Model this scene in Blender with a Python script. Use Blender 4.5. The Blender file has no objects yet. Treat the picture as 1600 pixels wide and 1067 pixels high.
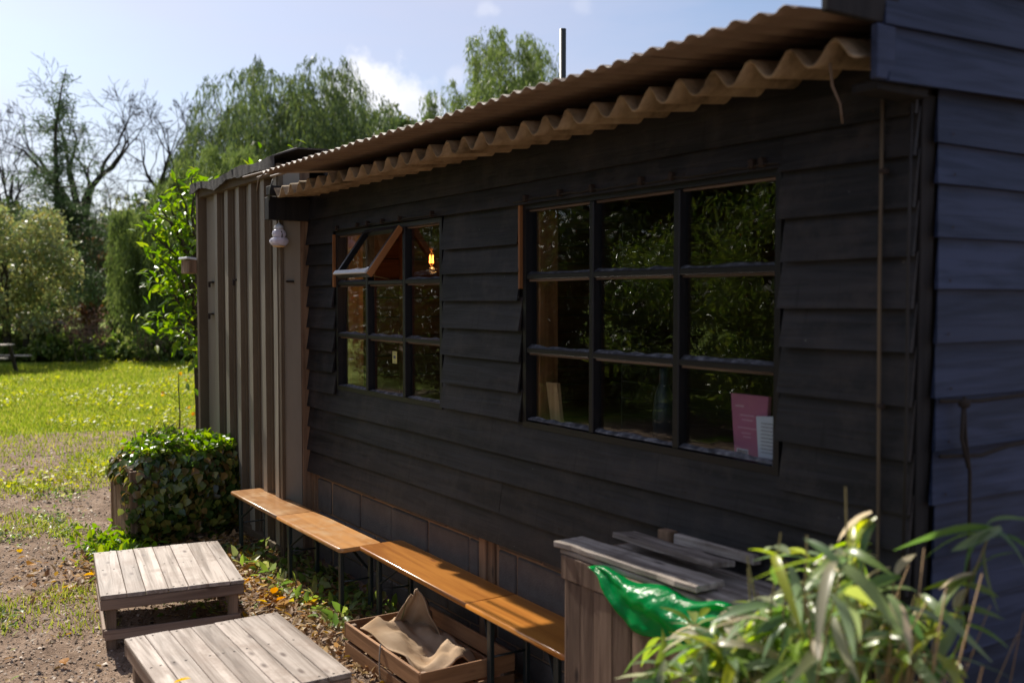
import bpy, bmesh, math, random
import numpy as np
from mathutils import Vector, Matrix, Euler

# ------------------------------------------------------------------ camera, sky, sun, exposure
S = bpy.context.scene
COL = S.collection
CAMH = 1.95
YAW = math.atan(1010/1556.0); PITCH = math.atan(67/1556.0)
cam_d = bpy.data.cameras.new('camera'); cam = bpy.data.objects.new('camera', cam_d); COL.objects.link(cam)
cam.location = (0, 0, CAMH)
fwd = Vector((math.cos(YAW)*math.cos(PITCH), -math.sin(YAW)*math.cos(PITCH), -math.sin(PITCH)))
cam.rotation_euler = fwd.to_track_quat('-Z', 'Y').to_euler()
cam_d.sensor_width = 36; cam_d.lens = 36*1556/1600.0
cam_d.clip_end = 2000; cam_d.clip_start = 0.05
cam_d.dof.use_dof = True; cam_d.dof.focus_distance = 6.8; cam_d.dof.aperture_fstop = 1.9
S.camera = cam

SUN_EL = math.radians(40); SUN_AZ = math.radians(3.8)       # azimuth measured from +X
sd = Vector((math.cos(SUN_EL)*math.cos(SUN_AZ), math.cos(SUN_EL)*math.sin(SUN_AZ), math.sin(SUN_EL)))
W = bpy.data.worlds.new('World'); S.world = W; W.use_nodes = True
nt = W.node_tree; N = nt.nodes; L = nt.links
for n in list(N): N.remove(n)
out = N.new('ShaderNodeOutputWorld'); bg = N.new('ShaderNodeBackground'); bg.inputs['Strength'].default_value = 0.08
sky = N.new('ShaderNodeTexSky'); sky.sky_type = 'NISHITA'; sky.sun_disc = False
sky.sun_elevation = SUN_EL; sky.sun_rotation = math.radians(90) - SUN_AZ
sky.air_density = 1.0; sky.dust_density = 1.3; sky.ozone_density = 4.5
tc = N.new('ShaderNodeTexCoord')
# thin cirrus veil over the whole sky
mp = N.new('ShaderNodeMapping'); mp.inputs['Scale'].default_value = (1.6, 1.2, 5.0)
L.new(tc.outputs['Generated'], mp.inputs['Vector'])
nz = N.new('ShaderNodeTexNoise'); nz.inputs['Scale'].default_value = 1.3; nz.inputs['Detail'].default_value = 8; nz.inputs['Roughness'].default_value = .55
L.new(mp.outputs[0], nz.inputs['Vector'])
rp = N.new('ShaderNodeMapRange'); rp.inputs['From Min'].default_value = .38; rp.inputs['From Max'].default_value = .72
rp.inputs['To Min'].default_value = .14; rp.inputs['To Max'].default_value = .60
L.new(nz.outputs['Fac'], rp.inputs['Value'])
mx = N.new('ShaderNodeMix'); mx.data_type = 'RGBA'
L.new(rp.outputs[0], mx.inputs['Factor']); L.new(sky.outputs[0], mx.inputs['A'])
mx.inputs['B'].default_value = (6.3, 6.0, 7.2, 1)
# cumulus puffs: a few cloud centres, given as directions from the ground
def bearing(px, py):      # direction of view of a picture point
    az = YAW + math.atan((px-800)/1556.0)
    d = math.hypot(1556, px-800)
    return Vector((math.cos(az), -math.sin(az), (466-py)/d)).normalized()
prev = mx.outputs['Result']
nc = N.new('ShaderNodeTexNoise'); nc.inputs['Scale'].default_value = 34; nc.inputs['Detail'].default_value = 7; nc.inputs['Roughness'].default_value = .6
L.new(tc.outputs['Generated'], nc.inputs['Vector'])
for (px, py, r, amt, sq) in [(566, 148, .040, .95, 1), (600, 156, .036, .9, 1), (640, 170, .034, .6, 1), (672, 178, .024, .4, 1), (536, 162, .026, .7, 1), (758, 18, .011, .25, 1), (775, 24, .008, .2, 1), (712, 124, .012, .25, 1), (905, 16, .012, .15, 1)]:
    d = bearing(px, py)
    vm = N.new('ShaderNodeVectorMath'); vm.operation = 'DISTANCE'; vm.inputs[1].default_value = d
    L.new(tc.outputs['Generated'], vm.inputs[0])
    m1 = N.new('ShaderNodeMath'); m1.operation = 'MULTIPLY_ADD'; L.new(nc.outputs['Fac'], m1.inputs[0]); m1.inputs[1].default_value = -2.2*r; L.new(vm.outputs['Value'], m1.inputs[2])
    m2 = N.new('ShaderNodeMapRange'); m2.interpolation_type = 'SMOOTHSTEP'
    L.new(m1.outputs[0], m2.inputs['Value']); m2.inputs['From Min'].default_value = -.02*r; m2.inputs['From Max'].default_value = -.85*r
    m2.inputs['To Min'].default_value = 0; m2.inputs['To Max'].default_value = amt
    m3 = N.new('ShaderNodeMix'); m3.data_type = 'RGBA'; L.new(m2.outputs[0], m3.inputs['Factor']); L.new(prev, m3.inputs['A']); m3.inputs['B'].default_value = (8.8, 8.8, 9.3, 1)
    prev = m3.outputs['Result']
L.new(prev, bg.inputs['Color']); L.new(bg.outputs[0], out.inputs['Surface'])

sun_d = bpy.data.lights.new('sun', 'SUN'); sun = bpy.data.objects.new('sun', sun_d); COL.objects.link(sun)
sun_d.energy = 4.8; sun_d.angle = math.radians(.55); sun_d.color = (1, .93, .82)
sun.rotation_euler = (-sd).to_track_quat('-Z', 'Y').to_euler(); sun.location = (5, 0, 20)
S.view_settings.view_transform = 'Standard'; S.view_settings.look = 'None'; S.view_settings.gamma = 1
S.view_settings.use_curve_mapping = False; S.view_settings.exposure = 0.6
S.render.engine = 'CYCLES'
S.cycles.max_bounces = 8; S.cycles.transparent_max_bounces = 24; S.cycles.diffuse_bounces = 4; S.cycles.caustics_reflective = False; S.cycles.caustics_refractive = False
S.cycles.use_denoising = True

RNG = np.random.default_rng(7); random.seed(7)

# ------------------------------------------------------------------ helpers
def tag(o, label=None, cat=None, group=None, kind=None):
    if label: o['label'] = label
    if cat: o['category'] = cat
    if group: o['group'] = group
    if kind: o['kind'] = kind
    return o
def empty(name, loc=(0, 0, 0), rz=0):
    o = bpy.data.objects.new(name, None); COL.objects.link(o); o.location = loc; o.rotation_euler = (0, 0, rz); o.empty_display_size = .1
    return o
def link(name, me, parent=None, loc=(0, 0, 0), rot=(0, 0, 0), mat=None):
    o = bpy.data.objects.new(name, me); COL.objects.link(o); o.location = loc; o.rotation_euler = rot
    if parent: o.parent = parent
    if mat is not None and len(me.materials) == 0: me.materials.append(mat)
    return o
def mk(name, v, f, mat=None, smooth=False):
    me = bpy.data.meshes.new(name); me.from_pydata([tuple(map(float, p)) for p in v], [], [tuple(map(int, q)) for q in f])
    if mat is not None: me.materials.append(mat)
    if smooth: me.polygons.foreach_set('use_smooth', [True]*len(me.polygons))
    me.update(); return me
def np_mesh(name, v, f, mat=None, smooth=False):
    """v (n,3), f (m,k) arrays of equal-sided faces"""
    me = bpy.data.meshes.new(name); v = np.asarray(v, np.float32); f = np.asarray(f, np.int32); k = f.shape[1]
    me.vertices.add(len(v)); me.vertices.foreach_set('co', v.ravel())
    me.loops.add(f.size); me.loops.foreach_set('vertex_index', f.ravel())
    me.polygons.add(len(f)); me.polygons.foreach_set('loop_start', np.arange(0, f.size, k, dtype=np.int32))
    me.polygons.foreach_set('loop_total', np.full(len(f), k, np.int32))
    if smooth: me.polygons.foreach_set('use_smooth', np.ones(len(f), bool))
    if mat is not None: me.materials.append(mat)
    me.update(calc_edges=True); return me
def box_me(name, sx, sy, sz, mat, bev=.003, jit=0, seg=1):
    bm = bmesh.new(); bmesh.ops.create_cube(bm, size=1)
    for v in bm.verts: v.co = Vector((v.co.x*sx, v.co.y*sy, v.co.z*sz)) + Vector([random.uniform(-jit, jit) for _ in range(3)])
    if bev: bmesh.ops.bevel(bm, geom=list(bm.edges), offset=min(bev, .4*min(sx, sy, sz)), segments=seg, affect='EDGES', profile=.6)
    me = bpy.data.meshes.new(name); bm.to_mesh(me); bm.free(); me.materials.append(mat)
    return me
def box(name, x0, x1, y0, y1, z0, z1, mat, parent=None, bev=.003, jit=0, rot=(0, 0, 0), seg=1):
    me = box_me(name, abs(x1-x0), abs(y1-y0), abs(z1-z0), mat, bev, jit, seg)
    return link(name, me, parent, ((x0+x1)/2, (y0+y1)/2, (z0+z1)/2), rot)
def beam(name, a, b, w, h, mat, parent=None, bev=.003, roll=0, sides=4):
    """bar from a to b with section w x h"""
    a = Vector(a); b = Vector(b); d = b-a
    if sides == 4: me = box_me(name, w, h, d.length, mat, bev)
    else:
        bm = bmesh.new(); bmesh.ops.create_cone(bm, cap_ends=True, segments=sides, radius1=w/2, radius2=h/2, depth=d.length)
        me = bpy.data.meshes.new(name); bm.to_mesh(me); bm.free(); me.materials.append(mat)
        me.polygons.foreach_set('use_smooth', [len(p.vertices) == 4 for p in me.polygons])
    o = link(name, me, parent, (a+b)/2); o.rotation_mode = 'QUATERNION'
    o.rotation_quaternion = d.to_track_quat('Z', 'Y') @ Euler((0, 0, roll)).to_quaternion()
    return o
def rope_me(name, pts, r, mat, sides=6):
    pts = [Vector(p) for p in pts]; v = []; f = []; n = len(pts)
    for i, p in enumerate(pts):
        d = (pts[min(i+1, n-1)]-pts[max(i-1, 0)]).normalized()
        up = Vector((0, 0, 1)) if abs(d.z) < .9 else Vector((1, 0, 0))
        s = d.cross(up).normalized(); u = s.cross(d)
        rr = r[i] if isinstance(r, (list, tuple)) else r
        for k in range(sides):
            a = 2*math.pi*k/sides; v.append(p + s*rr*math.cos(a)+u*rr*math.sin(a))
    for i in range(n-1):
        for k in range(sides):
            f.append((i*sides+k, i*sides+(k+1) % sides, (i+1)*sides+(k+1) % sides, (i+1)*sides+k))
    f.append(tuple(range(sides))[::-1]); f.append(tuple((n-1)*sides+k for k in range(sides)))
    return mk(name, v, f, mat, True)
def lathe_me(name, prof, mat, seg=24, smooth=True):
    v = []; f = []
    for (r, z) in prof:
        for k in range(seg):
            a = 2*math.pi*k/seg; v.append((r*math.cos(a), r*math.sin(a), z))
    for i in range(len(prof)-1):
        for k in range(seg): f.append((i*seg+k, i*seg+(k+1) % seg, (i+1)*seg+(k+1) % seg, (i+1)*seg+k))
    return mk(name, v, f, mat, smooth)
def vnoise(x, y, seed=0):
    """value noise, numpy"""
    x = np.asarray(x, float); y = np.asarray(y, float)
    xi = np.floor(x).astype(np.int64); yi = np.floor(y).astype(np.int64); fx = x-xi; fy = y-yi
    fx = fx*fx*(3-2*fx); fy = fy*fy*(3-2*fy)
    def h(a, b):
        n = (a*374761393 + b*668265263 + seed*974634777) & 0xffffffff
        n = ((n ^ (n >> 13))*1274126177) & 0xffffffff
        return ((n ^ (n >> 16)) & 0xffff)/65535.0
    return (h(xi, yi)*(1-fx)+h(xi+1, yi)*fx)*(1-fy)+(h(xi, yi+1)*(1-fx)+h(xi+1, yi+1)*fx)*fy
def fbm(x, y, s, seed=0, o=4):
    t = 0; a = 1; n = 0
    for i in range(o): t = t+a*vnoise(np.asarray(x)*s, np.asarray(y)*s, seed+i); n += a; a *= .5; s *= 2.03
    return t/n

# ------------------------------------------------------------------ materials
def newmat(name):
    m = bpy.data.materials.new(name); m.use_nodes = True; nt = m.node_tree
    for n in list(nt.nodes): nt.nodes.remove(n)
    o = nt.nodes.new('ShaderNodeOutputMaterial'); b = nt.nodes.new('ShaderNodeBsdfPrincipled'); nt.links.new(b.outputs[0], o.inputs[0])
    return m, nt, b, o
def ramp(nt, src, cols, pos=None):
    r = nt.nodes.new('ShaderNodeValToRGB'); e = r.color_ramp.elements
    pos = pos or [i/(len(cols)-1) for i in range(len(cols))]
    while len(e) < len(cols): e.new(.5)
    for i, c in enumerate(cols): e[i].position = pos[i]; e[i].color = (*c, 1)
    if src is not None: nt.links.new(src, r.inputs[0])
    return r
def wood(name, c1, c2, axis=0, rough=.7, scale=1.0, bump=.35, dark=None, knots=0, spec=.3, stain=None, stain_amt=.5, coat=0):
    """grain stretched along the object's own axis, different on every board"""
    m, nt, b, o = newmat(name); n = nt.nodes; l = nt.links
    t = n.new('ShaderNodeTexCoord'); oi = n.new('ShaderNodeObjectInfo')
    va = n.new('ShaderNodeVectorMath'); va.operation = 'MULTIPLY_ADD'; l.new(oi.outputs['Random'], va.inputs[0]); va.inputs[1].default_value = (37, 23, 51); l.new(t.outputs['Object'], va.inputs[2])
    sc = [34*scale]*3; sc[axis] = 1.6*scale
    mp = n.new('ShaderNodeMapping'); mp.inputs['Scale'].default_value = sc; l.new(va.outputs[0], mp.inputs[0])
    g = n.new('ShaderNodeTexNoise'); g.inputs['Scale'].default_value = 1; g.inputs['Detail'].default_value = 6; g.inputs['Roughness'].default_value = .65; g.inputs['Distortion'].default_value = .7
    l.new(mp.outputs[0], g.inputs['Vector'])
    sc2 = [7*scale]*3; sc2[axis] = .9*scale
    mp2 = n.new('ShaderNodeMapping'); mp2.inputs['Scale'].default_value = sc2; l.new(va.outputs[0], mp2.inputs[0])
    g2 = n.new('ShaderNodeTexNoise'); g2.inputs['Scale'].default_value = 1; g2.inputs['Detail'].default_value = 5; g2.inputs['Distortion'].default_value = 1.5; l.new(mp2.outputs[0], g2.inputs['Vector'])
    ma = n.new('ShaderNodeMath'); ma.operation = 'MULTIPLY_ADD'; l.new(g2.outputs['Fac'], ma.inputs[0]); ma.inputs[1].default_value = .5; 
    mb = n.new('ShaderNodeMath'); mb.operation = 'MULTIPLY'; l.new(g.outputs['Fac'], mb.inputs[0]); mb.inputs[1].default_value = .5; l.new(mb.outputs[0], ma.inputs[2])
    r = ramp(nt, ma.outputs[0], [c1, c2], [.41, .57])
    # board-to-board difference
    hv = n.new('ShaderNodeHueSaturation'); mr = n.new('ShaderNodeMapRange'); mr.inputs['To Min'].default_value = .75; mr.inputs['To Max'].default_value = 1.2
    l.new(oi.outputs['Random'], mr.inputs['Value']); l.new(mr.outputs[0], hv.inputs['Value']); l.new(r.outputs[0], hv.inputs['Color'])
    last = hv.outputs[0]
    if dark:          # knots and nail stains
        kn = n.new('ShaderNodeTexVoronoi'); kn.inputs['Scale'].default_value = 1; sk = [9.0]*3; sk[axis] = 3.5
        mk_ = n.new('ShaderNodeMapping'); mk_.inputs['Scale'].default_value = sk; l.new(va.outputs[0], mk_.inputs[0]); l.new(mk_.outputs[0], kn.inputs['Vector'])
        kr = ramp(nt, kn.outputs['Distance'], [(1, 1, 1), (0, 0, 0)], [.06, .16])
        km = n.new('ShaderNodeMix'); km.data_type = 'RGBA'; l.new(kr.outputs[0], km.inputs['Factor']); l.new(last, km.inputs['A']); km.inputs['B'].default_value = (*dark, 1); last = km.outputs['Result']
    if stain:
        sn = n.new('ShaderNodeTexNoise'); sn.inputs['Scale'].default_value = 5; sn.inputs['Detail'].default_value = 6; sn.inputs['Roughness'].default_value = .7; l.new(va.outputs[0], sn.inputs['Vector'])
        sr = ramp(nt, sn.outputs['Fac'], [(0, 0, 0), (stain_amt,)*3], [.48, .66])
        sm = n.new('ShaderNodeMix'); sm.data_type = 'RGBA'; l.new(sr.outputs[0], sm.inputs['Factor']); l.new(last, sm.inputs['A']); sm.inputs['B'].default_value = (*stain, 1); last = sm.outputs['Result']
    l.new(last, b.inputs['Base Color']); b.inputs['Roughness'].default_value = rough; b.inputs['Specular IOR Level'].default_value = spec
    if coat: b.inputs['Coat Weight'].default_value = coat; b.inputs['Coat Roughness'].default_value = .22
    bp = n.new('ShaderNodeBump'); bp.inputs['Strength'].default_value = bump; bp.inputs['Distance'].default_value = .004; l.new(g.outputs['Fac'], bp.inputs['Height']); l.new(bp.outputs[0], b.inputs['Normal'])
    return m
def rough_mat(name, cols, scale=8, rough=.85, bump=.3, dist=.01, detail=8, pos=None, metal=0, spec=.3, stretch=(1, 1, 1)):
    m, nt, b, o = newmat(name); n = nt.nodes; l = nt.links
    t = n.new('ShaderNodeTexCoord'); oi = n.new('ShaderNodeObjectInfo')
    va = n.new('ShaderNodeVectorMath'); va.operation = 'MULTIPLY_ADD'; l.new(oi.outputs['Random'], va.inputs[0]); va.inputs[1].default_value = (31, 17, 43); l.new(t.outputs['Object'], va.inputs[2])
    mp = n.new('ShaderNodeMapping'); mp.inputs['Scale'].default_value = stretch; l.new(va.outputs[0], mp.inputs[0])
    g = n.new('ShaderNodeTexNoise'); g.inputs['Scale'].default_value = scale; g.inputs['Detail'].default_value = detail; g.inputs['Roughness'].default_value = .65; l.new(mp.outputs[0], g.inputs['Vector'])
    r = ramp(nt, g.outputs['Fac'], cols, pos); l.new(r.outputs[0], b.inputs['Base Color'])
    b.inputs['Roughness'].default_value = rough; b.inputs['Metallic'].default_value = metal; b.inputs['Specular IOR Level'].default_value = spec
    if bump:
        g3 = n.new('ShaderNodeTexNoise'); g3.inputs['Scale'].default_value = scale*9; g3.inputs['Detail'].default_value = 4; l.new(mp.outputs[0], g3.inputs['Vector'])
        bp = n.new('ShaderNodeBump'); bp.inputs['Strength'].default_value = bump; bp.inputs['Distance'].default_value = dist; l.new(g3.outputs['Fac'], bp.inputs['Height']); l.new(bp.outputs[0], b.inputs['Normal'])
    return m
def leaf_mat(name, cols, trans=.45, rough=.45, spec=.4, tboost=1.6, veins=False):
    """thin leaf: front gloss plus light coming through; colour differs leaf by leaf"""
    m, nt, b, o = newmat(name); n = nt.nodes; l = nt.links
    g = n.new('ShaderNodeNewGeometry'); oi = n.new('ShaderNodeObjectInfo')
    ad = n.new('ShaderNodeMath'); ad.operation = 'ADD'; l.new(g.outputs['Random Per Island'], ad.inputs[0]); l.new(oi.outputs['Random'], ad.inputs[1])
    fr = n.new('ShaderNodeMath'); fr.operation = 'FRACT'; l.new(ad.outputs[0], fr.inputs[0])
    r = ramp(nt, fr.outputs[0], cols); l.new(r.outputs[0], b.inputs['Base Color'])
    b.inputs['Roughness'].default_value = rough; b.inputs['Specular IOR Level'].default_value = spec
    tr = n.new('ShaderNodeBsdfTranslucent'); hs = n.new('ShaderNodeHueSaturation'); hs.inputs['Value'].default_value = tboost; hs.inputs['Saturation'].default_value = 1.1
    l.new(r.outputs[0], hs.inputs['Color']); l.new(hs.outputs[0], tr.inputs['Color'])
    ms = n.new('ShaderNodeMixShader'); ms.inputs[0].default_value = trans; l.new(b.outputs[0], ms.inputs[1]); l.new(tr.outputs[0], ms.inputs[2]); l.new(ms.outputs[0], o.inputs[0])
    return m
def glass_mat(name, tint=(.93, .95, .95), rough=0.0, wave=.05):
    m, nt, b, o = newmat(name); n = nt.nodes; l = nt.links; n.remove(b)
    tr = n.new('ShaderNodeBsdfTransparent'); tr.inputs[0].default_value = (*tint, 1)
    gl = n.new('ShaderNodeBsdfGlossy'); gl.inputs['Roughness'].default_value = rough; gl.inputs['Color'].default_value = (1, 1, 1, 1)
    fr = n.new('ShaderNodeFresnel'); gm = n.new('ShaderNodeNewGeometry'); im = n.new('ShaderNodeMapRange'); l.new(gm.outputs['Backfacing'], im.inputs['Value']); im.inputs['To Min'].default_value = 1.5; im.inputs['To Max'].default_value = 1/1.5; l.new(im.outputs[0], fr.inputs['IOR'])
    t = n.new('ShaderNodeTexCoord'); g = n.new('ShaderNodeTexNoise'); g.inputs['Scale'].default_value = 3; l.new(t.outputs['Object'], g.inputs['Vector'])
    bp = n.new('ShaderNodeBump'); bp.inputs['Strength'].default_value = wave; bp.inputs['Distance'].default_value = .02; l.new(g.outputs['Fac'], bp.inputs['Height']); l.new(bp.outputs[0], gl.inputs['Normal'])
    ms = n.new('ShaderNodeMixShader'); l.new(fr.outputs[0], ms.inputs[0]); l.new(tr.outputs[0], ms.inputs[1]); l.new(gl.outputs[0], ms.inputs[2]); l.new(ms.outputs[0], o.inputs[0])
    return m
M = {}
M['black'] = wood('black_painted_board', (.0036, .0036, .0044), (.021, .0195, .0215), 0, .6, 1, .9, spec=.35, stain=(.045, .036, .032), stain_amt=.6)
M['black_y'] = wood('black_board_sky_tint', (.009, .017, .042), (.031, .043, .088), 1, .6, 1, .5, spec=.3)  # blue skylight on the end wall put into its black paint colour
M['blackz'] = wood('black_post', (.012, .011, .011), (.022, .020, .019), 2, .8, 1, .5)
M['joinery'] = rough_mat('black_joinery_paint', [(.005, .005, .006), (.011, .010, .012)], 14, .45, .2, .002, spec=.35)
M['putty'] = rough_mat('worn_dusty_putty', [(.02, .02, .024), (.10, .10, .11), (.30, .30, .32)], 22, .8, .5, .004, pos=[.35, .52, .7], stretch=(1, 1, 1))
M['pale_bead'] = wood('lit_wood_bead', (.09, .065, .052), (.20, .15, .12), 0, .7)  # light on the top reveals put into a pale wood colour
M['orange_wood'] = wood('new_orange_wood', (.20, .085, .03), (.34, .15, .055), 2, .6)
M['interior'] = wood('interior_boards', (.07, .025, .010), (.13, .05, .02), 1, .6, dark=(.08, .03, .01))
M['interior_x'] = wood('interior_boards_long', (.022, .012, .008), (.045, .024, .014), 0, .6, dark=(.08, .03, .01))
M['block'] = rough_mat('concrete_block', [(.06, .052, .048), (.11, .097, .088), (.17, .15, .13)], 9, .9, .6, .008)  # warm bounced light on the plinth put into the block colour
M['mortar'] = rough_mat('mortar', [(.20, .13, .08), (.36, .25, .16)], 16, .95, .5, .008)
M['rough_timber'] = wood('weathered_brown_timber', (.14, .085, .05), (.30, .19, .115), 2, .8, dark=(.05, .03, .02))
M['cement'] = rough_mat('fibre_cement_sheet', [(.10, .075, .045), (.25, .185, .115), (.34, .26, .17), (.50, .41, .29)], 5, .9, .6, .006, pos=[.33, .45, .56, .72])
M['tin'] = rough_mat('rusty_corrugated_tin', [(.13, .085, .06), (.22, .16, .12), (.30, .24, .20)], 9, .6, .2, .003, metal=.0)
M['grey_steel'] = rough_mat('grey_painted_steel', [(.18, .155, .115), (.30, .265, .205), (.40, .36, .29)], 3.5, .6, .25, .004, stretch=(1, 1, .25))
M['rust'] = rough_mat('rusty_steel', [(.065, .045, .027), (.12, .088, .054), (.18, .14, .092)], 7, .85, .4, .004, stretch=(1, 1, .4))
M['felt'] = rough_mat('roofing_felt', [(.035, .032, .03), (.085, .08, .075), (.19, .175, .155)], 14, .95, 1.0, .012)
M['table'] = wood('bleached_pallet_wood', (.17, .122, .09), (.52, .435, .37), 0, .55, .7, .6, dark=(.10, .065, .05), stain=(.22, .155, .115), stain_amt=.75, spec=.35)
M['table_y'] = wood('bleached_rail_wood', (.17, .11, .08), (.31, .215, .155), 1, .7, .9, .45, dark=(.11, .06, .04))
M['table_x'] = wood('bleached_rail_wood_long', (.17, .11, .08), (.31, .215, .155), 0, .7, .9, .45)
M['table_z'] = wood('bleached_leg_wood', (.15, .10, .065), (.28, .19, .13), 2, .7, .9, .45)
M['bench'] = wood('varnished_bench_pine', (.40, .17, .045), (.58, .28, .09), 0, .3, .7, .1, dark=(.26, .10, .04), spec=.5, stain=(.60, .40, .22), stain_amt=.7, coat=.25)
M['bench2'] = wood('varnished_orange_pine', (.38, .13, .018), (.56, .22, .036), 0, .28, .7, .1, dark=(.24, .08, .02), spec=.5, coat=.3)
M['green_steel'] = rough_mat('dark_green_steel', [(.010, .018, .018), (.022, .035, .036)], 10, .38, .1, .002, spec=.6)
M['crate_x'] = wood('crate_slat', (.20, .10, .045), (.36, .19, .09), 0, .7, 1, .4, dark=(.08, .03, .015))
M['crate_y'] = wood('crate_end_slat', (.20, .10, .045), (.36, .19, .09), 1, .7, 1, .4, dark=(.08, .03, .015))
M['old_x'] = wood('grey_old_plank', (.20, .16, .13), (.55, .48, .41), 0, .8, 1, .7, dark=(.07, .05, .04), stain=(.13, .10, .08), stain_amt=.6)
M['old_z'] = wood('brown_old_upright', (.10, .060, .040), (.22, .145, .10), 2, .8, 1, .6, dark=(.04, .025, .02))
M['bark'] = rough_mat('bark', [(.035, .028, .022), (.09, .072, .055)], 6, .95, .6, .02, stretch=(1, 1, .3))
M['bark_dark'] = rough_mat('dark_bark', [(.016, .013, .011), (.04, .033, .027)], 6, .95, .4, .02)
M['bark_pale'] = rough_mat('pale_dead_wood', [(.16, .14, .12), (.38, .34, .30)], 8, .9, .5, .01)
M['metal_pole'] = rough_mat('grey_green_flue', [(.03, .036, .033), (.05, .058, .053)], 6, .5, .1, .003)
M['white_paint'] = rough_mat('white_box_paint', [(.55, .58, .60), (.75, .76, .78)], 6, .5, .1, .002)
M['cable'] = rough_mat('dark_cable', [(.012, .01, .01), (.03, .025, .02)], 20, .6, 0)
M['rope'] = rough_mat('old_dark_rope', [(.018, .014, .012), (.05, .038, .03)], 40, .95, .5, .003)
M['twig'] = rough_mat('dry_twig', [(.12, .08, .05), (.26, .18, .12)], 20, .9, .3, .003)
M['glass'] = glass_mat('window_glass')
nt = M['black'].node_tree; n = nt.nodes; l = nt.links; b = next(q for q in n if q.type == 'BSDF_PRINCIPLED'); src = b.inputs['Base Color'].links[0].from_socket
t = n.new('ShaderNodeTexCoord'); oi = n.new('ShaderNodeObjectInfo'); va = n.new('ShaderNodeVectorMath'); va.operation = 'MULTIPLY_ADD'; l.new(oi.outputs['Random'], va.inputs[0]); va.inputs[1].default_value = (61, 0, 0); l.new(t.outputs['Object'], va.inputs[2])
mp = n.new('ShaderNodeMapping'); mp.inputs['Scale'].default_value = (30, 1, 2.5); l.new(va.outputs[0], mp.inputs[0]); g = n.new('ShaderNodeTexNoise'); g.inputs['Scale'].default_value = 1; g.inputs['Detail'].default_value = 3; l.new(mp.outputs[0], g.inputs['Vector'])
r = ramp(nt, g.outputs['Fac'], [(0, 0, 0), (.75, .75, .75)], [.60, .72]); mm = n.new('ShaderNodeMix'); mm.data_type = 'RGBA'; l.new(r.outputs[0], mm.inputs['Factor']); l.new(src, mm.inputs['A']); mm.inputs['B'].default_value = (.004, .0035, .004, 1)
# bird droppings and paint specks
vo = n.new('ShaderNodeTexVoronoi'); vo.inputs['Scale'].default_value = 9; vv = n.new('ShaderNodeVectorMath'); vv.operation = 'MULTIPLY_ADD'; l.new(oi.outputs['Random'], vv.inputs[0]); vv.inputs[1].default_value = (61, 13, 7); l.new(t.outputs['Object'], vv.inputs[2]); l.new(vv.outputs[0], vo.inputs['Vector'])
r2 = ramp(nt, vo.outputs['Distance'], [(.8, .8, .8), (0, 0, 0)], [.02, .035]); m2 = n.new('ShaderNodeMix'); m2.data_type = 'RGBA'; l.new(r2.outputs[0], m2.inputs['Factor']); l.new(mm.outputs['Result'], m2.inputs['A']); m2.inputs['B'].default_value = (.14, .13, .12, 1); l.new(m2.outputs['Result'], b.inputs['Base Color'])
m, nt, b, o = newmat('clear_moulded_glass')
b.inputs['Base Color'].default_value = (.95, .93, 1, 1); b.inputs['Roughness'].default_value = .12; b.inputs['Transmission Weight'].default_value = .5; b.inputs['IOR'].default_value = 1.35
g = nt.nodes.new('ShaderNodeTexVoronoi'); g.inputs['Scale'].default_value = 70; tt = nt.nodes.new('ShaderNodeTexCoord'); nt.links.new(tt.outputs['Object'], g.inputs['Vector'])
bp = nt.nodes.new('ShaderNodeBump'); bp.inputs['Strength'].default_value = .6; bp.inputs['Distance'].default_value = .004; nt.links.new(g.outputs['Distance'], bp.inputs['Height']); nt.links.new(bp.outputs[0], b.inputs['Normal'])
tl = nt.nodes.new('ShaderNodeBsdfTranslucent'); tl.inputs[0].default_value = (.95, .93, 1, 1); ms = nt.nodes.new('ShaderNodeMixShader'); ms.inputs[0].default_value = .6; nt.links.new(b.outputs[0], ms.inputs[1]); nt.links.new(tl.outputs[0], ms.inputs[2]); nt.links.new(ms.outputs[0], o.inputs[0])
M['lantern'] = m
m, nt, b, o = newmat('amber_disc'); b.inputs['Base Color'].default_value = (.75, .5, .25, 1); b.inputs['Roughness'].default_value = .4; M['amber'] = m
m, nt, b, o = newmat('lit_filament'); b.inputs['Base Color'].default_value = (1, .4, .1, 1); b.inputs['Emission Color'].default_value = (1, .42, .10, 1); b.inputs['Emission Strength'].default_value = 7; M['filament'] = m
m, nt, b, o = newmat('amber_bulb_glass'); nt.nodes.remove(b)
tr = nt.nodes.new('ShaderNodeBsdfTransparent'); tr.inputs[0].default_value = (1, .72, .42, 1); gl = nt.nodes.new('ShaderNodeBsdfGlossy'); gl.inputs['Roughness'].default_value = .05
ms = nt.nodes.new('ShaderNodeMixShader'); ms.inputs[0].default_value = .07; nt.links.new(tr.outputs[0], ms.inputs[1]); nt.links.new(gl.outputs[0], ms.inputs[2]); nt.links.new(ms.outputs[0], o.inputs[0]); M['bulb'] = m
def flat(name, c, rough=.6, spec=.3):
    m, nt, b, o = newmat(name); b.inputs['Base Color'].default_value = (*c, 1); b.inputs['Roughness'].default_value = rough; b.inputs['Specular IOR Level'].default_value = spec; return m
M['brass'] = flat('dull_brass', (.25, .16, .07), .4)
M['pink'] = rough_mat('pink_card', [(.42, .13, .22), (.50, .17, .27)], 5, .6, 0)
M['pink2'] = flat('pale_pink_print', (.60, .32, .40)); M['paper'] = flat('white_paper', (.62, .66, .72)); M['ink'] = flat('grey_print', (.12, .12, .14)); M['yellow'] = flat('yellow_sticker', (.50, .47, .16)); M['cardboard'] = wood('offcut_board', (.40, .24, .11), (.52, .33, .16), 2, .7)
M['nail'] = flat('rusty_iron', (.03, .02, .015), .8)
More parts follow.
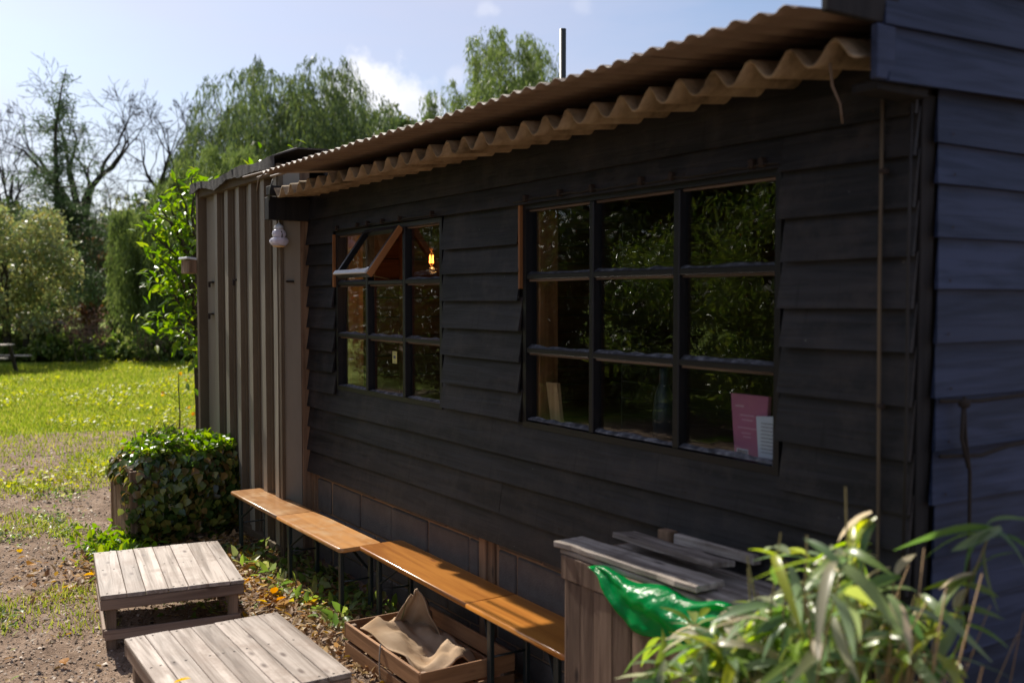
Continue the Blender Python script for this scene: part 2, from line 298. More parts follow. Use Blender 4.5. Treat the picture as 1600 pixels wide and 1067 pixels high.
# hessian
m, nt, b, o = newmat('hessian_cloth'); n = nt.nodes; l = nt.links
t = n.new('ShaderNodeTexCoord'); w1 = n.new('ShaderNodeTexWave'); w1.inputs['Scale'].default_value = 90; w1.inputs['Distortion'].default_value = 1.2; w2 = n.new('ShaderNodeTexWave'); w2.bands_direction = 'Y'; w2.inputs['Scale'].default_value = 90; w2.inputs['Distortion'].default_value = 1.2
l.new(t.outputs['Object'], w1.inputs[0]); l.new(t.outputs['Object'], w2.inputs[0]); mm = n.new('ShaderNodeMath'); mm.operation = 'MULTIPLY'; l.new(w1.outputs['Fac'], mm.inputs[0]); l.new(w2.outputs['Fac'], mm.inputs[1])
ng = n.new('ShaderNodeTexNoise'); ng.inputs['Scale'].default_value = 7; l.new(t.outputs['Object'], ng.inputs['Vector'])
r = ramp(nt, ng.outputs['Fac'], [(.33, .22, .13), (.50, .37, .25)], [.3, .7]); l.new(r.outputs[0], b.inputs['Base Color']); b.inputs['Roughness'].default_value = .95; b.inputs['Specular IOR Level'].default_value = .1
bp = n.new('ShaderNodeBump'); bp.inputs['Strength'].default_value = .5; bp.inputs['Distance'].default_value = .003; l.new(mm.outputs[0], bp.inputs['Height']); l.new(bp.outputs[0], b.inputs['Normal']); M['hessian'] = m
# thin green plastic
m, nt, b, o = newmat('green_plastic_film'); n = nt.nodes; l = nt.links
b.inputs['Base Color'].default_value = (.0, .36, .11, 1); b.inputs['Roughness'].default_value = .22; b.inputs['Specular IOR Level'].default_value = .6
t = n.new('ShaderNodeTexCoord'); g = n.new('ShaderNodeTexNoise'); g.inputs['Scale'].default_value = 22; g.inputs['Detail'].default_value = 5; g.inputs['Distortion'].default_value = 1.5; l.new(t.outputs['Object'], g.inputs['Vector']); bp = n.new('ShaderNodeBump'); bp.inputs['Strength'].default_value = .7; bp.inputs['Distance'].default_value = .008; l.new(g.outputs['Fac'], bp.inputs['Height']); l.new(bp.outputs[0], b.inputs['Normal'])
t_ = n.new('ShaderNodeBsdfTranslucent'); t_.inputs[0].default_value = (.0, .85, .30, 1); ms = n.new('ShaderNodeMixShader'); ms.inputs[0].default_value = .65; l.new(b.outputs[0], ms.inputs[1]); l.new(t_.outputs[0], ms.inputs[2]); l.new(ms.outputs[0], o.inputs[0]); M['bag'] = m

M['willow'] = leaf_mat('willow_leaf', [(.045, .068, .026), (.085, .12, .035), (.15, .185, .05), (.065, .095, .05), (.032, .05, .03)], .42, .5)
M['willow2'] = leaf_mat('willow_leaf_bright', [(.075, .11, .03), (.12, .165, .045), (.18, .22, .07)], .45, .5)
M['silver'] = leaf_mat('silver_leaf', [(.13, .19, .07), (.23, .28, .11), (.34, .33, .10), (.17, .21, .11), (.34, .27, .08)], .35, .5, .45)
M['conifer'] = leaf_mat('conifer_needle', [(.045, .08, .04), (.08, .125, .05), (.11, .15, .065)], .3, .6)
M['bronze'] = leaf_mat('copper_leaf', [(.11, .045, .025), (.17, .07, .035), (.13, .08, .045)], .35, .6)
M['dense'] = leaf_mat('tree_leaf', [(.05, .085, .03), (.085, .13, .04), (.12, .165, .045), (.16, .155, .05)], .35, .5)
M['under'] = leaf_mat('undergrowth_leaf', [(.06, .11, .03), (.14, .22, .04), (.24, .32, .06), (.34, .34, .12), (.07, .12, .05)], .5, .45, .5)
M['dead'] = leaf_mat('dead_seedhead', [(.10, .06, .045), (.16, .10, .075), (.22, .15, .11)], .3, .8, .1)
M['fresh'] = leaf_mat('bright_backlit_leaf', [(.07, .14, .012), (.11, .20, .015), (.16, .25, .02), (.22, .27, .03)], .55, .35, .5)
M['ivy'] = leaf_mat('ivy_leaf', [(.025, .055, .015), (.05, .10, .022), (.08, .14, .03), (.16, .20, .035), (.24, .24, .05), (.20, .12, .04), (.04, .07, .02)], .35, .25, .6)
M['grass'] = leaf_mat('grass_blade', [(.12, .17, .022), (.18, .23, .03), (.25, .28, .04), (.34, .31, .09)], .55, .6, .25)
M['weed'] = leaf_mat('yellow_green_weed', [(.28, .31, .03), (.40, .38, .04), (.20, .26, .03)], .5, .5, .3)
M['litter'] = leaf_mat('fallen_leaf_litter', [(.30, .17, .06), (.42, .26, .12), (.22, .12, .06), (.50, .38, .22), (.14, .09, .06), (.45, .28, .04)], .3, .6, .3)
M['yellow_leaf'] = leaf_mat('yellow_fallen_leaf', [(.50, .27, .02), (.55, .36, .03), (.45, .18, .02), (.40, .36, .05)], .45, .5, .3)
M['chips'] = leaf_mat('soil_crumb_and_chip', [(.12, .082, .056), (.21, .145, .10), (.33, .245, .18), (.52, .45, .38), (.14, .095, .065), (.09, .06, .04)], .0, .85, .3)
M['bamboo'] = leaf_mat('bamboo_leaf', [(.05, .11, .03), (.13, .21, .09), (.26, .34, .20), (.30, .44, .04), (.07, .14, .04), (.46, .48, .05), (.18, .27, .14), (.55, .45, .33), (.10, .19, .05), (.34, .42, .05)], .5, .33, .65)
M['shade_leaf'] = leaf_mat('dark_shrub_leaf', [(.018, .035, .010), (.04, .065, .015), (.07, .09, .018)], .3, .5, .5)
M['bamboo_hi'] = leaf_mat('reflected_bamboo_leaf', [(.05, .10, .015), (.12, .19, .03), (.24, .28, .05), (.05, .09, .025)], .4, .3, .8)
M['straw'] = leaf_mat('dry_straw', [(.34, .21, .10), (.45, .31, .16), (.26, .15, .07)], .2, .6, .3)
M['cane'] = rough_mat('bamboo_cane', [(.14, .13, .05), (.26, .20, .09)], 12, .5, .1, .003)

# ------------------------------------------------------------------ ground
def grassness(x, y):
    """1 = turf, 0 = bare trodden earth"""
    far = np.clip((x-10.3+fbm(x, y, .35, 5)*3.2-1.6)/3.0, 0, 1)
    patch = np.clip((fbm(x, y, .9, 11)-.60)*7, 0, 1)*np.clip((x-5.0)/4, .15, 1)*.8
    bare = np.clip((fbm(x+3, y, .28, 23, 3)-.60)*6, 0, 1)*.75*(x > 12)
    return np.clip(np.maximum(far, patch)-bare, 0, 1)
gx = np.concatenate([np.linspace(-120, -5, 16), np.linspace(-4, 2, 10), np.arange(2.1, 16, .055), np.arange(16.1, 42, .35), np.linspace(45, 400, 30)])
gy = np.concatenate([np.linspace(-300, -25, 26), np.arange(-24, -4.4, .5), np.arange(-4.3, 1.0, .055), np.linspace(1.3, 30, 30), np.linspace(45, 200, 10)])
X, Y = np.meshgrid(gx, gy, indexing='ij')
near = np.clip((20-X)/8, 0, 1)*np.clip((X-1)/1.5, 0, 1)
Z = (fbm(X, Y, 2.2, 3)-.5)*.035*near + (fbm(X, Y, 9, 9, 3)-.5)*.022*near
Z = Z*np.clip(1-(Y < -2.78)*1.0, 0, 1)
def gz(x, y): return (fbm(x, y, 2.2, 3)-.5)*.035 + (fbm(x, y, 9, 9, 3)-.5)*.022
ni, nj = X.shape
idx = np.arange(ni*nj).reshape(ni, nj)
quads = np.stack([idx[:-1, :-1], idx[1:, :-1], idx[1:, 1:], idx[:-1, 1:]], -1).reshape(-1, 4)
m, nt, b, o = newmat('earth_and_turf'); n = nt.nodes; l = nt.links
at = n.new('ShaderNodeAttribute'); at.attribute_name = 'turf'; t = n.new('ShaderNodeTexCoord')
g1 = n.new('ShaderNodeTexNoise'); g1.inputs['Scale'].default_value = 3.2; g1.inputs['Detail'].default_value = 10; g1.inputs['Roughness'].default_value = .75; l.new(t.outputs['Object'], g1.inputs['Vector'])
r1 = ramp(nt, g1.outputs['Fac'], [(.12, .078, .052), (.235, .162, .112), (.39, .295, .225)], [.32, .52, .72])
g2 = n.new('ShaderNodeTexNoise'); g2.inputs['Scale'].default_value = 2.0; g2.inputs['Detail'].default_value = 8; g2.inputs['Roughness'].default_value = .7; l.new(t.outputs['Object'], g2.inputs['Vector'])
r2 = ramp(nt, g2.outputs['Fac'], [(.10, .17, .016), (.17, .25, .022), (.26, .30, .05), (.30, .27, .12)], [.3, .48, .62, .78])
g3 = n.new('ShaderNodeTexNoise'); g3.inputs['Scale'].default_value = 18; g3.inputs['Detail'].default_value = 5; l.new(t.outputs['Object'], g3.inputs['Vector'])
a1 = n.new('ShaderNodeMath'); a1.operation = 'MULTIPLY_ADD'; l.new(g3.outputs['Fac'], a1.inputs[0]); a1.inputs[1].default_value = .8; a2 = n.new('ShaderNodeMath'); a2.operation = 'SUBTRACT'; l.new(at.outputs['Fac'], a1.inputs[2]); l.new(a1.outputs[0], a2.inputs[0]); a2.inputs[1].default_value = .4
rr = ramp(nt, a2.outputs[0], [(0, 0, 0), (1, 1, 1)], [.38, .62])
mx_ = n.new('ShaderNodeMix'); mx_.data_type = 'RGBA'; l.new(rr.outputs[0], mx_.inputs['Factor']); l.new(r1.outputs[0], mx_.inputs['A']); l.new(r2.outputs[0], mx_.inputs['B']); l.new(mx_.outputs['Result'], b.inputs['Base Color'])
b.inputs['Roughness'].default_value = .95; b.inputs['Specular IOR Level'].default_value = .15
g4 = n.new('ShaderNodeTexNoise'); g4.inputs['Scale'].default_value = 60; g4.inputs['Detail'].default_value = 6; l.new(t.outputs['Object'], g4.inputs['Vector'])
bp = n.new('ShaderNodeBump'); bp.inputs['Strength'].default_value = .8; bp.inputs['Distance'].default_value = .02; l.new(g4.outputs['Fac'], bp.inputs['Height']); l.new(bp.outputs[0], b.inputs['Normal']); M['ground'] = m
me = np_mesh('ground', np.stack([X, Y, Z], -1).reshape(-1, 3), quads, M['ground'], True)
a = me.attributes.new('turf', 'FLOAT', 'POINT'); a.data.foreach_set('value', grassness(X, Y).ravel().astype(np.float32))
g = link('ground', me); tag(g, kind='structure')

# ------------------------------------------------------------------ leaf scattering
def rotmats(n, rng, tilt=1.0):
    """random rotations; tilt 0 = lying flat, 1 = any direction"""
    yaw = rng.uniform(0, 2*np.pi, n); pt = rng.normal(0, 1, n)*.9*tilt; rl = rng.normal(0, 1, n)*.9*tilt
    cy, sy, cp, sp, cr, sr = np.cos(yaw), np.sin(yaw), np.cos(pt), np.sin(pt), np.cos(rl), np.sin(rl)
    R = np.empty((n, 3, 3))
    R[:, 0, 0] = cy*cp; R[:, 0, 1] = cy*sp*sr-sy*cr; R[:, 0, 2] = cy*sp*cr+sy*sr
    R[:, 1, 0] = sy*cp; R[:, 1, 1] = sy*sp*sr+cy*cr; R[:, 1, 2] = sy*sp*cr-cy*sr
    R[:, 2, 0] = -sp; R[:, 2, 1] = cp*sr; R[:, 2, 2] = cp*cr
    return R
LEAF = (np.array([(0, 0, 0), (.45, .26, .06), (1, 0, -.08), (.45, -.26, .06)]), np.array([(0, 1, 2, 3)]))
LONG = (np.array([(0, 0, 0), (.4, .10, 0), (1, 0, -.05), (.4, -.10, 0)]), np.array([(0, 1, 2, 3)]))
FOLD = (np.array([(0, 0, 0), (.35, .25, .09), (.8, .16, .03), (1.05, 0, -.12), (.8, -.16, .03), (.35, -.25, .09), (.45, 0, 0)]), np.array([(0, 6, 1, 1), (0, 5, 6, 6)]))
def scatter(pos, R, s, tpl, name, mat, smooth=False):
    tv, tf = tpl; n = len(pos); k = len(tv)
    s = np.asarray(s).reshape(n, 1, 1) if np.ndim(s) else np.full((n, 1, 1), s)
    v = np.einsum('nij,kj->nki', R, tv)*s + pos[:, None, :]
    f = (tf[None] + (np.arange(n)*k)[:, None, None]).reshape(-1, tf.shape[1])
    return np_mesh(name, v.reshape(-1, 3), f, mat, smooth)
def segs_me(name, segs, mat, sides=5):
    """segs (n,8): p0, p1, r0, r1"""
    A = np.array(segs, float); p0 = A[:, :3]; p1 = A[:, 3:6]; d = p1-p0; d /= np.linalg.norm(d, axis=1, keepdims=True)+1e-9
    up = np.where(np.abs(d[:, 2:3]) < .9, np.array([[0, 0, 1.0]]), np.array([[1.0, 0, 0]])); s = np.cross(d, up); s /= np.linalg.norm(s, axis=1, keepdims=True); u = np.cross(s, d)
    n = len(A); V = np.empty((n, 2*sides, 3))
    for k in range(sides):
        c, q = math.cos(2*math.pi*k/sides), math.sin(2*math.pi*k/sides)
        V[:, k] = p0 + (s*c+u*q)*A[:, 6:7]; V[:, sides+k] = p1 + (s*c+u*q)*A[:, 7:8]
    f = np.array([(k, (k+1) % sides, sides+(k+1) % sides, sides+k) for k in range(sides)])
    F = (f[None]+(np.arange(n)*2*sides)[:, None, None]).reshape(-1, 4)
    return np_mesh(name, V.reshape(-1, 3), F, mat, True)
def grow(p, d, ln, r, lev, rng, segs, tips, spread=.6, gravity=0.0, kids=(2, 3), shrink=.72, steps=4, wob=.18, rmin=.004):
    """recursive limb: a wobbling tapered path that forks"""
    p = np.array(p, float); d = np.array(d, float)/np.linalg.norm(d)
    for i in range(steps):
        d = d + rng.normal(0, wob, 3) + np.array([0, 0, gravity]); d /= np.linalg.norm(d)
        q = p + d*ln/steps; r2 = max(r*(1-.42*(1/steps)), rmin); segs.append((*p, *q, r, r2)); 
        if lev > 0 and i >= 1 and rng.random() < .5:
            e = d + rng.normal(0, spread, 3); grow(q, e, ln*shrink*rng.uniform(.5, .9), r2*.55, lev-1, rng, segs, tips, spread, gravity, kids, shrink, max(2, steps-1), wob, rmin)
        p = q; r = r2
    if lev <= 0: tips.append(p); return
    for k in range(rng.integers(kids[0], kids[1]+1)):
        e = d + rng.normal(0, spread, 3); grow(p, e, ln*shrink*rng.uniform(.75, 1.1), r*.68, lev-1, rng, segs, tips, spread, gravity, kids, shrink, max(2, steps-1), wob, rmin)
def along(px, depth):
    """ground position on a compass bearing, at a distance in depth"""
    u = (px-800)/1556.0; f2 = np.array([math.cos(YAW), -math.sin(YAW)]); r2 = np.array([-math.sin(YAW), -math.cos(YAW)])
    p = (f2+r2*u)*depth; return float(p[0]), float(p[1])
def hgt(py, depth): return CAMH + (466-py)*depth/1556.0*1.0

# ------------------------------------------------------------------ far trees
def willow(name, label, px, depth, top, halfw, rng, mat, hang=(2.5, 5), n=420, lean=0, leaf=.28, low=0.0, lobes=6, group='trees beyond the meadow'):
    x, y = along(px, depth); t = empty(name, (x, y, 0)); tag(t, label, 'tree', group)
    segs = []; tips = []
    for k in range(6):
        a = rng.uniform(0, 6.28); grow((0, 0, top*.22), (math.cos(a)*.45, math.sin(a)*.45, 1), top*.20, top*.022, 3, rng, segs, tips, .45, .02, wob=.12)
    tr = [(0, 0, 0, 0, 0, top*.24, top*.045, top*.032)]
    link('trunk', segs_me('trunk', tr, M['bark'], 8), t); link('limb', segs_me('limb', segs, M['bark'], 5), t)
    # dome lobes
    lob = []
    for k in range(lobes):
        a = rng.uniform(0, 6.28); rr = halfw*rng.uniform(.25, .68); lob.append((rr*math.cos(a), rr*math.sin(a), top*rng.uniform(.62, .90), halfw*rng.uniform(.30, .5)))
    lob.append((0, 0, top*.93, halfw*.42))
    P = []; D = []; 
    for i in range(n):
        if i % 9 == 0:
            lx, ly, lz, lr = lob[rng.integers(len(lob))]
            A0 = rng.uniform(0, 6.28); E0 = rng.uniform(-.1, 1); Q0 = rng.uniform(.55, 1.05); H0 = rng.uniform(.55, 1.1)
        a = A0+rng.normal(0, .16); e = math.asin(min(1, max(-.2, E0+rng.normal(0, .09)))); q = lr*Q0*rng.uniform(.93, 1.07)
        p = np.array([lx+q*math.cos(a)*math.cos(e), ly+q*math.sin(a)*math.cos(e), min(lz+q*math.sin(e)*.9, top*1.02)])
        out_ = np.array([math.cos(a), math.sin(a), 0])
        L_ = rng.uniform(*hang)*H0; m_ = int(L_/(leaf*.36)); L_ = min(L_, p[2]-low)
        u = np.linspace(0, 1, max(m_, 4))[:, None]
        path = p + out_*(1-np.exp(-3*u))*rng.uniform(.2, .6)*halfw*.22 + np.array([lean, 0, 0])*u + np.array([0, 0, -1])*(u**1.25)*L_ + rng.normal(0, .05, (len(u), 3))
        path[:, 2] += np.sin(np.clip(u[:, 0]*5, 0, 3.14))*rng.uniform(0, .5)*min(1, halfw/3)
        P.append(path); D.append(np.repeat(out_[None], len(u), 0))
    P = np.concatenate(P); n_ = len(P)
    # leaves hang: long axis mostly down
    R = np.empty((n_, 3, 3)); dn = np.stack([rng.normal(0, .38, n_), rng.normal(0, .38, n_), -np.ones(n_)], 1); dn /= np.linalg.norm(dn, axis=1, keepdims=True)
    sx = np.cross(dn, rng.normal(0, 1, (n_, 3))); sx /= np.linalg.norm(sx, axis=1, keepdims=True); R[:, :, 0] = dn; R[:, :, 1] = sx; R[:, :, 2] = np.cross(dn, sx)
    tpl = (np.array([(0, 0, 0), (.45, .085, 0), (1, 0, 0), (.45, -.085, 0)]), np.array([(0, 1, 2, 3)]))
    c = link('crown', scatter(P, R, leaf*rng.uniform(.7, 1.5, n_), tpl, 'crown', mat), t); tag(c, kind='stuff'); return t
def leafy(name, label, px, depth, top, halfw, rng, mat, base=0.0, n=9000, leaf=.16, clumps=40, squash=1.0, cat='tree', group=None, trunk=True, tpl=LEAF, shape=1.0, flatn=1.0, xy=None):
    x, y = xy if xy else along(px, depth); t = empty(name, (x, y, 0)); tag(t, label, cat, group)
    if trunk:
        segs = [(0, 0, 0, 0, 0, max(base, top*.25)+.2, top*.03, top*.022)]; tips = []
        for k in range(4):
            a = rng.uniform(0, 6.28); grow((0, 0, max(base, top*.22)), (math.cos(a)*.6, math.sin(a)*.6, 1), top*.3, top*.018, 2, rng, segs, tips, .5, wob=.15)
        link('trunk', segs_me('trunk', segs, M['bark'], 6), t)
    C = []
    cz = (base+top)/2; hz = (top-base)/2
    while len(C) < clumps:
        v = rng.uniform(-1, 1, 3)
        q = np.linalg.norm(v)
        if .35 < q < 1: C.append((v[0]*halfw, v[1]*halfw*shape, cz+v[2]*hz*(.98), rng.uniform(.16, .30)*min(halfw, hz)*1.15))
    C = np.array(C); k = rng.integers(0, len(C), n); g_ = rng.normal(0, 1, (n, 3)); g_ /= np.linalg.norm(g_, axis=1, keepdims=True)
    P = C[k, :3] + g_*(rng.uniform(0, 1, (n, 1))**.45)*C[k, 3:4]*np.array([1.2, 1.2, .9*squash]); P[:, 2] = np.maximum(P[:, 2], base*.5+.04)
    c = link('crown', scatter(P, rotmats(n, rng, flatn), leaf*rng.uniform(.6, 1.4, n), tpl, 'crown', mat), t); tag(c, kind='stuff'); return t
rg = np.random.default_rng(21)
GT = 'trees beyond the meadow'
willow('willow_tree', 'broad tall weeping willow rising above the steel container', 430, 50, hgt(118, 50), 6.6, rg, M['willow'], (2.5, 5.5), 1900, lobes=16, leaf=.26)
willow('willow_tree', 'lower rounded willow with pale green top in front of the tall willow', 370, 36, hgt(244, 36), 3.3, rg, M['willow2'], (1.5, 4), 900, lobes=9, leaf=.2)
willow('willow_tree', 'small weeping willow with dark curtain hanging down to the undergrowth', 226, 33, hgt(338, 33), 2.0, rg, M['willow2'], (2.0, 4.4), 1300, lobes=7, leaf=.18, low=.2)
willow('willow_tree', 'windblown willow crown showing above the corrugated roof', 800, 40, hgt(70, 40), 4.3, rg, M['willow2'], (1.5, 4.5), 2100, lean=-.8, lobes=15, leaf=.2)
leafy('broadleaf_tree', 'dark rounded tree between the tall willow and the roofline', 640, 60, hgt(146, 60), 3.6, rg, M['dense'], 2, 16000, .30, 60, group=GT)
leafy('broadleaf_tree', 'lower feathery tree just left of the dark rounded one at the roofline', 585, 58, hgt(178, 58), 2.4, rg, M['willow'], 2, 9000, .30, 36, group=GT)
leafy('silver_leaved_tree', 'bushy silver green tree at the left edge of the meadow', 10, 31, hgt(312, 31), 2.0, rg, M['silver'], .25, 21000, .13, 70, group=GT)
leafy('copper_tree', 'reddish brown leaved tree between conifer trunk and weeping willow', 148, 44, hgt(345, 44), 1.15, rg, M['bronze'], .5, 6500, .2, 34, group=GT)
for i, (px, dep, yy, hw, mt, lb) in enumerate([
    (-20, 52, 310, 4.0, 'dense', 'dark background tree behind the silver leaved tree'),
    (70, 56, 330, 3.4, 'dense', 'dark background tree behind the conifer'),
    (215, 60, 318, 3.2, 'silver', 'hazy pale background tree between the bare oaks'),
    (285, 50, 300, 3.4, 'dense', 'dark background tree in the gap right of the small weeping willow'),
    (170, 66, 335, 4.5, 'silver', 'pale distant tree under the crown of the leaning bare oak'),
    (-110, 50, 290, 4.0, 'silver', 'pale background tree outside the left edge of the view')][:5]):
    leafy('background_tree', lb, px, dep, hgt(yy, dep), hw, rg, M[mt], .3, 9000, .32, 44, group=GT)
# conifer with drooping boughs
def conifer(px, depth, top, label, rng):
    x, y = along(px, depth); t = empty('conifer_tree', (x, y, 0)); tag(t, label, 'tree', GT)
    pts = []; h = 0; segs = []
    zz = np.linspace(0, top, 14); wx = np.cumsum(rng.normal(0, .05, 14)); wx[-1] += .0; wx[-1] -= .35; wx[-2] -= .12
    for i in range(13): segs.append((0, wx[i], zz[i], 0, wx[i+1], zz[i+1], .20*(1-zz[i]/top)+.02, .20*(1-zz[i+1]/top)+.015))
    link('trunk', segs_me('trunk', segs, M['bark'], 7), t)
    b = []; P = []
    z = 1.9
    while z < top*.985:
        f_ = 1-z/top
        for k in range(3 if f_ > .12 else 2):
            a = rng.uniform(0, 6.28); ln = (f_**.8)*3.9*rng.uniform(.55, 1.15)+.15; p = np.array([0, np.interp(z, zz, wx), z]); d = np.array([math.cos(a), math.sin(a), .22]); st = 7
            for i in range(st):
                d2 = d + np.array([0, 0, -.09*i*1.0]); q = p+d2*ln/st; b.append((*p, *q, .035*(1-i/st)*(f_+.2)+.008, .03*(1-(i+1)/st)*(f_+.2)+.006)); 
                dens = 5 if z < top*.55 else 3.0
                for j in range(int(dens*ln*2.2)):
                    u = rng.random(); side = rng.normal(0, .16+.05*i*.3, 2); [P.append(p+(q-p)*u+np.array([side[0]*w_, side[1]*w_, -abs(rng.normal(0, .2))])) for w_ in (1, -.6)]
                p = q
        z += rng.uniform(.16, .30) if z < top*.5 else rng.uniform(.26, .44)
    tag(link('boughs', segs_me('boughs', b, M['bark'], 4), t), kind='stuff')
    P = np.array(P); c = link('crown', scatter(P, rotmats(len(P), rng, .8), .2*rng.uniform(.7, 1.5, len(P)), LONG, 'crown', M['conifer']), t); tag(c, kind='stuff')
conifer(84, 40, hgt(108, 40), 'thin drooping conifer with bent tip standing before the bare oaks', rg)
def bare(px, depth, top, label, rng, lean, fork, r=.40, lev=5, sp=.48):
    x, y = along(px, depth); t = empty('bare_tree', (x, y, 0)); tag(t, label, 'tree', GT)
    rx, ry = -math.sin(YAW), -math.cos(YAW)         # across the view
    segs = []; tips = []; p = np.array([0., 0, 0]); d = np.array([rx*lean, ry*lean, 1.]); d /= np.linalg.norm(d); n_ = 5
    for i in range(n_):
        d = d+rng.normal(0, .05, 3); d /= np.linalg.norm(d); q = p+d*fork/n_; segs.append((*p, *q, r*(1-.07*i), r*(1-.07*(i+1)))); p = q
    for k in range(4):
        e = d*1.1+np.array([rx*rng.uniform(-.8, .8)+rx*lean*.4, ry*rng.uniform(-.8, .8), rng.uniform(.1, .6)]); grow(p, e, (top-fork)*.40, r*.62, lev, rng, segs, tips, sp, .012, shrink=.72, wob=.16, rmin=.012)
    tk = [s for s in segs if s[6] > .09]; tw = [s for s in segs if s[6] <= .09]
    link('trunk', segs_me('trunk', tk, M['bark_dark'], 6), t)
    c = link('twigs', segs_me('twigs', tw, M['bark_dark'], 3), t); tag(c, kind='stuff')
bare(142, 55, hgt(140, 55), 'bare oak with spreading crown behind the conifer', rg, .05, 6.0)
bare(196, 54, hgt(158, 54), 'bare oak leaning to the right against the sky beside the tall willow', rg, .42, 5.2)
bare(178, 57, hgt(235, 57), 'shorter bare tree between the two bare oaks', rg, .15, 3.6, .2, 4)
bare(30, 55, hgt(180, 55), 'sparse bare tree behind the silver leaved tree at the left edge', rg, .0, 5.5, .2, 4)

# undergrowth band at the far side of the meadow
ub = [(-30, 31, 520, 1.5), (25, 32, 522, 1.3), (70, 31, 512, 1.0), (105, 32, 528, 1.0), (150, 31, 530, 1.2), (195, 31.5, 520, 1.0), (235, 31, 527, 1.2), (280, 31, 518, 1.2), (320, 31, 512, 1.1)]
ulab = ['leafy shrub behind the picnic table, half out of the picture', 'leafy shrub just right of the picnic table', 'dark green shrub below the broken branch', 'low green shrub under the conifer trunk', 'low green shrub below the brown seedheads', 'bright green shrub left of the pale spike', 'bright shrub in front of the small weeping willow', 'bright green shrub left of the container edge', 'green shrub just showing beside the container edge']
for (px, dep, yy, hw), lb in zip(ub, ulab):
    leafy('meadow_shrub', lb, px, dep, hgt(yy, dep), hw, rg, M['under'], -.2, 4200, .17, 30, cat='shrub', trunk=False, group='shrubs along the far side of the meadow', shape=.8)
def stalks(px, depth, top, w, n, label, mat, rng, seedy=True):
    x, y = along(px, depth); t = empty('dry_weed_clump', (x, y, 0)); tag(t, label, 'plant', 'weed clumps at the meadow edge'); segs = []; P = []
    for i in range(n):
        bx, by = rng.normal(0, w*.4, 2); h = top*rng.uniform(.6, 1); p = np.array([bx, by, 0.]); d = np.array([rng.normal(0, .12), rng.normal(0, .12), 1])
        for k in range(5):
            q = p+d*h/5; segs.append((*p, *q, .012, .01)); d = d+rng.normal(0, .08, 3)
            if k > 1:
                for j in range(9): P.append(q+rng.normal(0, .12, 3))
            p = q
    c = link('stems', segs_me('stems', segs, M['twig'], 3), t); tag(c, kind='stuff')
    P = np.array(P); c = link('seedheads', scatter(P, rotmats(len(P), rng, 1), .09*rng.uniform(.6, 1.4, len(P)), LEAF, 'seedheads', M[mat]), t); tag(c, kind='stuff')
stalks(138, 30.5, hgt(488, 30.5), .7, 26, 'tall brown dead seedheads standing in the undergrowth', 'dead', rg)
stalks(107, 31, hgt(505, 31), .6, 18, 'dry brown weeds below the conifer trunk', 'dead', rg)
stalks(60, 33, hgt(488, 33), 1.2, 30, 'reddish dry weeds behind the broken branch', 'dead', rg)
stalks(222, 30, hgt(498, 30), .22, 9, 'single pale green spike rising from the bright shrubs', 'under', rg)
stalks(272, 30.6, hgt(520, 30.6), .5, 14, 'brownish weeds close to the container edge of the meadow', 'dead', rg)
# broken pale branch
bx, by = along(40, 31)
ax, ay = -math.sin(YAW), -math.cos(YAW)
def bp_(s, z): return (ax*s, ay*s, z)
t = empty('broken_branch', (bx, by, 0)); tag(t, 'pale broken branch arching over the shrubs behind the picnic table', 'branch')
link('bough', rope_me('bough', [bp_(0, .95), bp_(.25, 1.12), bp_(.5, 1.24), bp_(.8, 1.2), bp_(1.05, 1.22), bp_(1.3, 1.1)], [.07, .06, .05, .045, .04, .025], M['bark_pale']), t)
link('stub', rope_me('stub', [bp_(0, .0), bp_(.0, .5), bp_(.02, .98)], [.11, .1, .09], M['bark']), t)
link('stub', rope_me('stub', [bp_(.1, 1.0), bp_(.25, .75), bp_(.32, .5), bp_(.36, .0)], [.05, .07, .07, .05], M['bark']), t)
# picnic table, cut by the left edge
tx, ty = along(-32, 25.8)
t = empty('picnic_table', (tx, ty, 0), math.atan2(ay, ax)); tag(t, 'weathered picnic table on the meadow, cut off by the left edge', 'picnic table')
for k in range(4): box('plank', -.85, .75, -.30+k*.155, -.155+k*.155, .735, .765, M['old_x'], t)
for s in (-1, 1):
    box('seat', -.9, .98, s*.62-.12, s*.62+.12, .42, .455, M['old_x'], t)
    for xx in (-.6, .62):
        beam('leg', (xx, s*.28, .73), (xx, s*.62, 0), .09, .05, M['bark'], t)
for xx in (-.56, .58): beam('crossbar', (xx, -.7, .40), (xx, .7, .40), .04, .09, M['bark'], t)
beam('brace', (-.5, 0, .40), (0, 0, .73), .04, .07, M['bark'], t)

